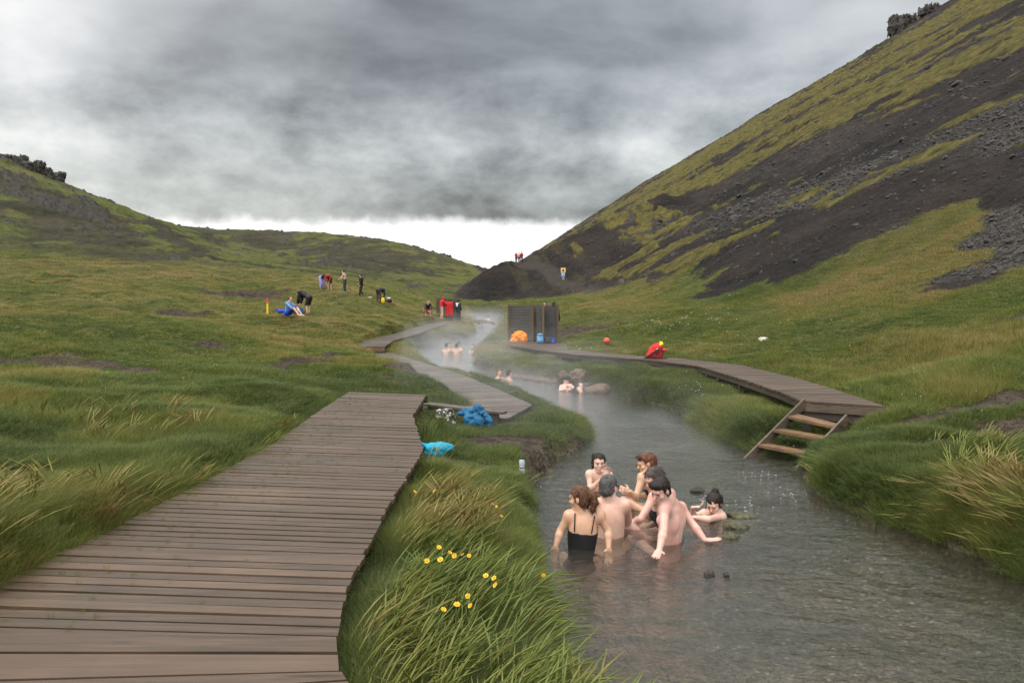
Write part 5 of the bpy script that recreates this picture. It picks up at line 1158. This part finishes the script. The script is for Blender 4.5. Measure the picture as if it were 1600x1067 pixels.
# ------------------------------------------------------------------ grass
def tuft(name, n, hgt, spread, lean, wid, seed, seg=4, curl=1.0):
    rg = np.random.default_rng(seed); V = []; F = []; hh = []; br = []
    for b in range(n):
        a = rg.uniform(0, 6.283); r0 = spread * math.sqrt(rg.uniform(0, 1)); x0, y0 = r0 * math.cos(a), r0 * math.sin(a)
        L = hgt * rg.uniform(.45, 1.1); la = rg.normal(0, 1.5) ; out = rg.uniform(.1, 1) * lean; tx, ty = math.cos(la) * out + math.cos(a) * .25, math.sin(la) * out + math.sin(a) * .25
        fa = rg.uniform(0, 3.14); wx, wy = math.cos(fa) * wid / 2, math.sin(fa) * wid / 2; k0 = len(V); B = rg.uniform(0, 1)
        for k in range(seg + 1):
            t = k / seg; bend = t ** 1.9 * curl; w_ = (1 - t ** 1.6) * (1 if k < seg else 0)
            x = x0 + tx * L * bend; y = y0 + ty * L * bend; z = L * (t - .42 * bend * min(1.6, out) * t)
            if k < seg:
                V += [(x - wx * w_, y - wy * w_, z), (x + wx * w_, y + wy * w_, z)]; hh += [t, t]; br += [B, B]
            else: V.append((x, y, z)); hh.append(t); br.append(B)
        for k in range(seg - 1): q = k0 + 2 * k; F.append((q, q + 1, q + 3, q + 2))
        q = k0 + 2 * (seg - 1); F.append((q, q + 1, q + 2))
    me = bpy.data.meshes.new(name); me.from_pydata(V, [], F); me.update(); me.materials.append(MAT['grass'])
    for nm, d in (('hh', hh), ('br', br)): at = me.attributes.new(nm, 'FLOAT', 'POINT'); at.data.foreach_set('value', np.array(d, np.float32))
    me.polygons.foreach_set('use_smooth', np.ones(len(F), dtype=bool)); return bpy.data.objects.new(name, me)
def seedstem(name, n, hgt, seed):
    rg = random.Random(seed); mb = MB(); hh = []
    for b in range(n):
        a = rg.uniform(-.6, .6); o = rg.uniform(.2, .6); x0, y0 = rg.uniform(-.05, .05), rg.uniform(-.05, .05); H_ = hgt * rg.uniform(.7, 1.1)
        pts = [(x0 + math.cos(a) * o * H_ * (t / 6) ** 2, y0 + math.sin(a) * o * H_ * (t / 6) ** 2, H_ * t / 6) for t in range(7)]
        k = len(mb.v); mb.tube(pts, [.0014] * 4 + [.0045, .006, .001], 4); hh += [.9 if i // 4 > 3 else .5 for i in range(len(mb.v) - k)]
    me = bpy.data.meshes.new(name); me.from_pydata(mb.v, [], mb.f); me.update(); me.materials.append(MAT['grass'])
    for nm, d in (('hh', hh), ('br', [1.2] * len(hh))): at = me.attributes.new(nm, 'FLOAT', 'POINT'); at.data.foreach_set('value', np.array(d, np.float32))
    return bpy.data.objects.new(name, me)
TC = bpy.data.collections.new('grass_kinds')
for i in range(4): TC.objects.link(tuft('tuft_a%d' % i, 64, .34, .11, .85, .0024, 100 + i, 5))
for i in range(3): TC.objects.link(tuft('tuft_b%d' % i, 60, .20, .12, .60, .0027, 200 + i, 4))
for i in range(3): TC.objects.link(tuft('tuft_c%d' % i, 46, .15, .18, .60, .0068, 300 + i, 3))
for i in range(2): TC.objects.link(seedstem('tuft_d%d' % i, 5, .55, 400 + i))
def scatter(name, pts, rot, scl, idx, tint, coll, label=None):
    me = bpy.data.meshes.new(name); me.vertices.add(len(pts)); me.vertices.foreach_set('co', pts.astype(np.float32).ravel())
    for nm, ty, d in (('rot', 'FLOAT_VECTOR', rot), ('scl', 'FLOAT_VECTOR', scl), ('tint', 'FLOAT', tint), ('idx', 'INT', idx)):
        at = me.attributes.new(nm, ty, 'POINT'); at.data.foreach_set('vector' if 'VEC' in ty else 'value', d.astype(np.int32 if ty == 'INT' else np.float32).ravel())
    o = bpy.data.objects.new(name, me); COL.objects.link(o); o['kind'] = 'stuff'
    if label: o['label'] = label
    g = bpy.data.node_groups.new(name + '_nodes', 'GeometryNodeTree'); g.interface.new_socket('Geometry', in_out='INPUT', socket_type='NodeSocketGeometry'); g.interface.new_socket('Geometry', in_out='OUTPUT', socket_type='NodeSocketGeometry')
    gi = g.nodes.new('NodeGroupInput'); go = g.nodes.new('NodeGroupOutput'); ip = g.nodes.new('GeometryNodeInstanceOnPoints'); ci = g.nodes.new('GeometryNodeCollectionInfo')
    ci.inputs['Collection'].default_value = coll; ci.inputs['Separate Children'].default_value = True; ci.inputs['Reset Children'].default_value = True
    def na(nm, ty): n = g.nodes.new('GeometryNodeInputNamedAttribute'); n.data_type = ty; n.inputs['Name'].default_value = nm; return n.outputs[0]
    g.links.new(gi.outputs[0], ip.inputs['Points']); g.links.new(ci.outputs[0], ip.inputs['Instance']); ip.inputs['Pick Instance'].default_value = True
    g.links.new(na('idx', 'INT'), ip.inputs['Instance Index']); g.links.new(na('rot', 'FLOAT_VECTOR'), ip.inputs['Rotation']); g.links.new(na('scl', 'FLOAT_VECTOR'), ip.inputs['Scale'])
    g.links.new(ip.outputs[0], go.inputs[0]); md = o.modifiers.new('scatter', 'NODES'); md.node_group = g; return o
def grass_points(n, r0, r1, th0=-34, th1=34, pw=1.0):
    th = np.radians(RNG.uniform(th0, th1, n)); t = RNG.uniform(0, 1, n); r = r0 * (r1 / r0) ** t if pw == 1 else (r0 ** pw + (r1 ** pw - r0 ** pw) * t) ** (1 / pw)
    return r * np.sin(th), r * np.cos(th)
def do_grass():
    X = []; Y = []
    for n, a, b, pw in ((30000, 3.0, 9, 1.4), (40000, 9, 20, 1.0), (46000, 20, 45, .6), (30000, 45, 105, .4)):
        x, y = grass_points(n, a, b, pw=pw); X.append(x); Y.append(y)
    # the foreground bank and both river edges get extra growth
    x = RNG.uniform(-1.1, .55, 15000); y = 2.9 + 6 * RNG.uniform(0, 1, 15000) ** .8; X.append(x); Y.append(y)
    x = RNG.uniform(-4.4, -2.5, 7000); y = RNG.uniform(3.5, 16, 7000); X.append(x); Y.append(y)
    x = RNG.uniform(3.2, 6.0, 16000); y = RNG.uniform(5.4, 14, 16000); X.append(x); Y.append(y)
    x = RNG.uniform(1.0, 4.6, 9000); y = RNG.uniform(12, 25, 9000); X.append(x); Y.append(y)
    x = np.concatenate(X); y = np.concatenate(Y); z = height(x, y)
    sc, mo, mu, ro, pa, sd = masks(x, y, z); dd = deck_dist(x, y); r = np.hypot(x, y); u = ucoord(x, y)
    # long or short growth
    f1 = fbm(x / 1.1, y / 1.1, 3, 111); f2 = fbm(x / 4.5, y / 4.5, 3, 113)
    bank = sstep(sd, 1.2, .15)
    L = .22 + .30 * sstep(f1 * .5 + f2 * .5, .42, .62)
    fore = (x > -1.1) & (x < .9) & (y < 7.6); L = np.where(fore, .42 + .50 * f1, L)
    L = np.where((x > -1.2) & (x < 1.6) & (y > 8.0) & (y < 18), .16 + .3 * sstep(f1, .5, .7) + .5 * sstep(x, -.6, -1.1), L)
    edge = sstep(dd, .5, .05) * (x < -1.9) * (y < 17); L = np.maximum(L, edge * (.36 + .35 * f1)); 
    L = np.maximum(L, sstep(dd, .35, .0) * (x > -1.6) * (x < 0) * .42 * (y < 14))
    L = np.maximum(L, bank * (.26 + .2 * f1) * (x > 1.2))
    tus = np.exp(-((x - 4.75) / .55) ** 2 - ((y - 7.4) / .8) ** 2) + .8 * np.exp(-((x - 7.0) / .7) ** 2 - ((y - 12.5) / 1.2) ** 2) + .6 * np.exp(-((x - 4.3) / .3) ** 2 - ((y - 10.2) / .5) ** 2); L = np.where((x < 1) & (sd < .5) & (y > 5.6) & (y < 9), L * .55, L); L = L + .42 * tus
    de_ = np.full(len(x), 9.)
    for a, b in zip(LOWER_RIBS[1:-1], LOWER_RIBS[2:]): de_ = np.minimum(de_, seg_d(x, y, a[0][0], a[0][1], b[0][0], b[0][1]))
    low_ = (de_ < .50) & (f2 + f1 > .84); L = np.where(low_, .42, L)
    ry = np.array([r_[1] for r_ in NEAR_RIBS[4:]]); ly = np.array([r_[0] for r_ in NEAR_RIBS[4:]]); xr = np.interp(y, ry[:, 1], ry[:, 0]); xl = np.interp(y, ly[:, 1], ly[:, 0])
    ond = (x > xl - .02) & (x < xr + .07) & (y < 14.6); L = np.where((x > xr) & (x < xr + .35) & (y < 9.5), L * (.72 + .28 * sstep(x, xr + .05, xr + .35)), L)
    stp = (x > 3.4) & (x < 5.1) & (y > 11.3) & (y < 13.2)
    mu = np.where((sd < .45) & (x > 1.0), .1, mu)
    keep = (sc < .5) & (mu < RNG.uniform(.2, .9, len(x))) & (sd > np.where((x > 1.2) & (y < 26), -.02, .08)) & ((dd > .02) | low_) & ~ond & (z > wz(y) + .02) & ((r < 60) | (pa < .5)) & (ro < .5)
    keep &= ~(stp & (RNG.uniform(0, 1, len(x)) < .75)); L = np.where(stp, .3, L)
    keep &= ~((seg_d(x, y, BT[0], BT[1], BT[0] - .02, BT[1] - .5) < .12) & (L > .3) & False)
    stz = (x > 3.3) & (x < 5.0) & (y > 10.1) & (y < 12.4); L = np.where(stz, np.minimum(L, .13), L); keep &= ~(stz & (sd < .12))
    nb_ = np.hypot(x - BT[0], y - BT[1]) < .35; L = np.where(nb_, np.minimum(L, .13), L)
    keep &= ~((np.abs(x - CT[0]) < .25) & (np.abs(y - CT[1] + .1) < .3))
    for q, rr in ((CT, .30), (MC_, .25), (BJ, .35), (RP, .35)): L = np.where((np.abs(x - q[0]) < rr) & (y < q[1] + .15) & (y > q[1] - .9), np.minimum(L, .12), L)
    for px_ in (449, 481, 466, 440): pass
    far_soft = sstep(r, 18, 50); L = L * (1 - .35 * far_soft)
    x, y, z, L, r, sd, f1, f2, u, dd, xr = [q[keep] for q in (x, y, z, L, r, sd, f1, f2, u, dd, xr)]; tus = tus[keep]; n = len(x)
    idx = np.where(r < 9.5, np.where(L > .42, RNG.integers(0, 4, n), RNG.integers(4, 7, n)), np.where(r < 17, RNG.integers(4, 7, n), RNG.integers(7, 10, n)))
    idx = np.where((r < 12) & (L > .45) & (RNG.uniform(0, 1, n) < .055), RNG.integers(10, 12, n), idx)
    hz = np.where(idx < 4, L, np.where(idx < 7, L * 1.55, np.where(idx < 10, L * 1.9, L * .55 + .2))); w_ = np.clip(r / 9.0, .9, 1e9); w_ = np.where(idx >= 7, np.clip(r / 22, .9, 5), w_); w_ = np.where(idx >= 10, 1, w_)
    hz = hz * RNG.uniform(.75, 1.2, n); hz = np.where(idx >= 7, np.where(idx < 10, hz * np.clip(r / 45, 1, 1.6), hz), hz)
    ra = RNG.normal(-.15, 1.0, n); tilt = RNG.normal(0, .10, n)
    out = np.where(sd < .45, .35, 0)          # overhang the water
    gx = (river_sd(x + .1, y) - river_sd(x - .1, y)) / .2; gy = (river_sd(x, y + .1) - river_sd(x, y - .1)) / .2
    ra = np.where(sd < .45, np.arctan2(-gy, -gx) + RNG.normal(0, .5, n), ra)
    nd_ = (x > xr) & (x < xr + .3) & (y < 10); ra = np.where(nd_, RNG.normal(-.1, .45, n), ra)
    rot = np.stack([tilt, tilt * 0 + out * .9 * (sd < .3), ra], -1)
    big = fbm(x / 11, y / 16, 4, 117, .6); t_ = .38 + (f2 - .5) * 1.2 + (f1 - .5) * .6 + RNG.normal(0, .15, n) + (big - .5) * 1.5 + .05
    L_ = 0; t_ = t_ + .30 * sstep(f1, .56, .68) * (x < -2.6) * (y < 14); t_ = t_ + .12 * (x < -2.5) * sstep(y, 7, 14) + .12 * sstep(r, 8, 30) + .10 * sstep(r, 30, 70) + .42 * tus - .16 * ((x > -2.2) & (x < 1) & (y < 16)); t_ = np.where((sd < .8) & (x > 1.4) & (y > 9), t_ - .12, t_)
    scl = np.stack([w_, w_, hz], -1); print('grass tufts', n)
    scatter('grass', np.stack([x, y, z - .015], -1), rot, scl, idx, np.clip(t_, 0, 1), TC, 'long windblown green and straw coloured grass')
    # small sprouts between the planks
    m = 420; t = RNG.uniform(0, 1, m) ** 1.4; yy = 4.0 + 10 * RNG.uniform(0, 1, m); xx = -2.78 + 1.3 * t * (RNG.uniform(0, 1, m) ** .5); k = int(m * .25); xx[:k] = RNG.uniform(-2.6, -1.1, k); yy[:k] = RNG.uniform(7.5, 14, k)
    scatter('deck_sprouts', np.stack([xx, yy, np.full(m, .695)], -1), np.stack([0 * xx, 0 * xx, RNG.uniform(0, 6, m)], -1), np.stack([np.full(m, .16), np.full(m, .16), RNG.uniform(.12, .28, m)], -1), RNG.integers(4, 7, m), RNG.uniform(.2, .6, m), TC, 'small grass sprouts growing between the deck planks')
do_grass()
# scree stones
SC_ = bpy.data.collections.new('stone_kinds')
for i in range(5):
    k = Sculpt(.16); rg = np.random.default_rng(i); k.ell((0, 0, 0), np.eye(3), (1, .75, .5), .1); v, f = k.mesh(lambda p: sn3(p, 1.1, i) * .35)
    me = bpy.data.meshes.new('stone'); me.from_pydata([tuple(q) for q in v], [], [tuple(map(int, q)) for q in f]); me.materials.append(MAT['stone']); SC_.objects.link(bpy.data.objects.new('stone_%d' % i, me))
def do_stones():
    x, y = grass_points(60000, 18, 130, 2, 34, pw=.9); z = height(x, y); sc, mo, mu, ro, pa, sd = masks(x, y, z)
    keep = (ro * .9 + sc * .10 > RNG.uniform(0.05, 1, len(x))) & (mo < .5) & (sc > .5); x, y, z = x[keep], y[keep], z[keep]; n = len(x); s_ = np.exp(RNG.normal(-2.75, .45, n)) * np.clip(np.hypot(x, y) / 45, .8, 2.0)
    print('stones', n); scatter('scree_stones', np.stack([x, y, z], -1), RNG.uniform(0, 6, (n, 3)) * [.1, .1, 1], np.stack([s_, s_, s_], -1), RNG.integers(0, 5, n), RNG.uniform(0, 1, n), SC_, 'loose grey stones of the scree slope')
do_stones()
# yellow flowers, each its own
FL = [(648, 768), (679, 767), (757, 763), (770, 787), (776, 791), (686, 855), (703, 863), (710, 868), (723, 866), (733, 868), (667, 876), (688, 874), (759, 899), (772, 903), (774, 914), (849, 899), (731, 931), (714, 944), (735, 946), (693, 952), (783, 806)]
FW = ['yellow flower standing alone by the boardwalk edge, highest on the left', 'yellow flower a little right of the highest left one', 'tiny yellow flower on the short grass far up the bank', 'small yellow flower above the sloping stems near the river', 'small yellow flower just below the one near the river', 'yellow flower at the upper left of the middle cluster', 'yellow flower left of centre in the middle cluster', 'yellow flower in the centre of the middle cluster', 'yellow flower fourth from the left in the middle cluster', 'largest round yellow flower at the right of the middle cluster',
      'faded yellow flower at the far left below the middle cluster', 'yellow flower low in the middle cluster', 'yellow flower left in the trio near the water', 'brightest yellow flower of the trio near the water', 'yellow flower lowest of the trio near the water', 'yellow flower overhanging the river at the edge of the bank', 'yellow flower at the top of the lowest cluster', 'yellow flower at the left of the lowest cluster', 'tall yellow flower at the right of the lowest cluster', 'lowest and leftmost yellow flower on the bank', 'pale yellow flower between the river pair and the trio']
for i, (px, py) in enumerate(FL):
    d = 2.3; best = None
    for dd_ in np.linspace(4.0, 9.8, 200):
        p = P(px, py, dd_); hgt = p[2] - H1(p[0], p[1])
        tgt = .36 if dd_ < 7.6 else .16
        if best is None or abs(hgt - tgt) < best[0]: best = (abs(hgt - tgt), p)
    p = best[1]; gz = H1(p[0], p[1]); root = thing('yellow_flower', FW[i], 'flower', (p[0], p[1], gz), 'yellow flowers in the bank grass')
    m = MB(); m.tube([(p[0] - .03, p[1] + .01, gz - .01), (p[0] - .015, p[1], (gz + p[2]) / 2), tuple(p)], .0016, 5); m.build('stem', MAT['stem'], root, True)
    rg = random.Random(i); nx = nz((rg.uniform(-.8, .8), -.55 + rg.uniform(-.5, .5), .6)); a = nz(np.cross(nx, (0, 0, 1))); b = np.cross(nx, a); m = MB(); rr = rg.uniform(.012, .018)
    if i in (2, 3, 4, 20): rr *= .75
    for k in range(11):
        t = k * 6.283 / 11 + rg.uniform(-.12, .12); pr0 = rr;  t2 = t + .20; t1 = t - .20; c0 = p + nx * .001 * (k % 2)
        m.add([c0 + (a * math.cos(t1) + b * math.sin(t1)) * rr * .3, c0 + (a * math.cos(t1) + b * math.sin(t1)) * rr * .92 + nx * .003, c0 + (a * math.cos(t) + b * math.sin(t)) * rr * 1.05 + nx * .002, c0 + (a * math.cos(t2) + b * math.sin(t2)) * rr * .92 + nx * .003, c0 + (a * math.cos(t2) + b * math.sin(t2)) * rr * .3], [(0, 1, 2, 3, 4)])
    m.build('petals', MAT['petal'], root); k = Sculpt(.0022); k.ell(p + nx * .001, (a, b, nx), (rr * .42, rr * .42, .004), .002); v, f = k.mesh(); mesh_np('centre', v, f, MAT['fcen'], root)
# white specks of tiny flowers on both banks
DC = bpy.data.collections.new('daisy_kinds')
k = Sculpt(.3); k.ell((0, 0, 0), np.eye(3), (1, 1, .5), .1); v, f = k.mesh(); me = bpy.data.meshes.new('daisy'); me.from_pydata([tuple(q) for q in v], [], [tuple(map(int, q)) for q in f]); me.materials.append(MAT['white']); DC.objects.link(bpy.data.objects.new('daisy', me))
pts = []
for px, py, sx, sy, n in ((880, 552, 22, 7, 22), (1090, 612, 20, 10, 16), (1060, 508, 60, 9, 34), (1130, 520, 70, 25, 12), (1350, 545, 60, 25, 6), (1280, 680, 60, 20, 8), (740, 780, 60, 25, 5), (150, 640, 120, 60, 6), (1420, 640, 80, 30, 6)):
    for _ in range(n): g_ = ground(px + random.gauss(0, sx), py + random.gauss(0, sy), 5); pts.append(g_ + [0, 0, .12])
pts = np.array(pts); s_ = np.clip(pts[:, 1] / 25 * .017, .006, .05); scatter('white_flowers', pts, np.zeros((len(pts), 3)), np.stack([s_] * 3, -1), np.zeros(len(pts)), np.zeros(len(pts)), DC, 'tiny white flowers scattered in the grass of both banks')

pts = []
for px, py, sx, sy, n in ((1160, 790, 16, 10, 26), (1240, 772, 24, 8, 26), (1180, 742, 18, 5, 20), (1100, 775, 14, 5, 14)):
    for _ in range(n): q = (px + random.gauss(0, sx), py + random.gauss(0, sy)); d_ = CAMZ * FPX / (q[1] - HORY); p = P(q[0], q[1], d_); pts.append([p[0], p[1], .003])
pts = np.array(pts); pts = pts[river_sd(pts[:, 0], pts[:, 1]) < -.1]; s_ = RNG.uniform(.002, .008, len(pts)); scatter('foam_flecks', pts, np.zeros((len(pts), 3)), np.stack([s_ * 1.6, s_, s_ * .4], -1), np.zeros(len(pts)), np.zeros(len(pts)), DC, 'white flecks of foam on the rippled river')
# ------------------------------------------------------------------ steam over the warm river
def steam():
    m, n, out = material('steam'); pos = n.node('ShaderNodeNewGeometry').outputs['Position']; x, y, z = n.sep(pos)
    wl = n.mr(y, 40, 82, 0, .8); hz_ = n.m('SUBTRACT', z, wl)
    lo = n.m('POWER', 2.718, n.m('MULTIPLY', n.m('MAXIMUM', hz_, 0), -1.5))
    ns = n.mr(n.noise(n.mapping(pos, (.55, .35, 1.0)), 1.0, 3, .6, .8), .40, .68, .06, 1.0)
    cx = n.m('ABSOLUTE', n.m('SUBTRACT', x, n.mr(y, 8, 40, 1.4, -2.6))); side = n.mr(cx, .8, 4.6, 1, 0, True)
    near_ = n.mr(y, 9.2, 19, 0.02, 1, True); fare = n.mr(y, 70, 95, 1, 0, True); top = n.mr(hz_, .9, 1.9, 1, 0, True)
    d = n.m('MULTIPLY', n.m('MULTIPLY', lo, ns), n.m('MULTIPLY', n.m('MULTIPLY', side, near_), n.m('MULTIPLY', fare, top)))
    v = n.node('ShaderNodeVolumePrincipled'); v.inputs['Color'].default_value = (.93, .94, .95, 1); n.put(v.inputs['Density'], n.m('MULTIPLY', d, STEAM)); v.inputs['Anisotropy'].default_value = .2
    n.l.new(v.outputs[0], out.inputs['Volume'])
    mb = MB(); mb.hexa([(-1.5, 9, -.4), (4.2, 9, -.4), (3.5, 95, -.4), (-12, 95, -.4), (-1.5, 9, 2.0), (4.2, 9, 2.0), (3.5, 95, 3.6), (-12, 95, 3.6)])
    o = mb.build('steam', m); o['kind'] = 'stuff'; o['label'] = 'thin white steam drifting over the warm river'; m.cycles.volume_step_rate = 1.0 if hasattr(m, 'cycles') else 1
STEAM = .17
steam()
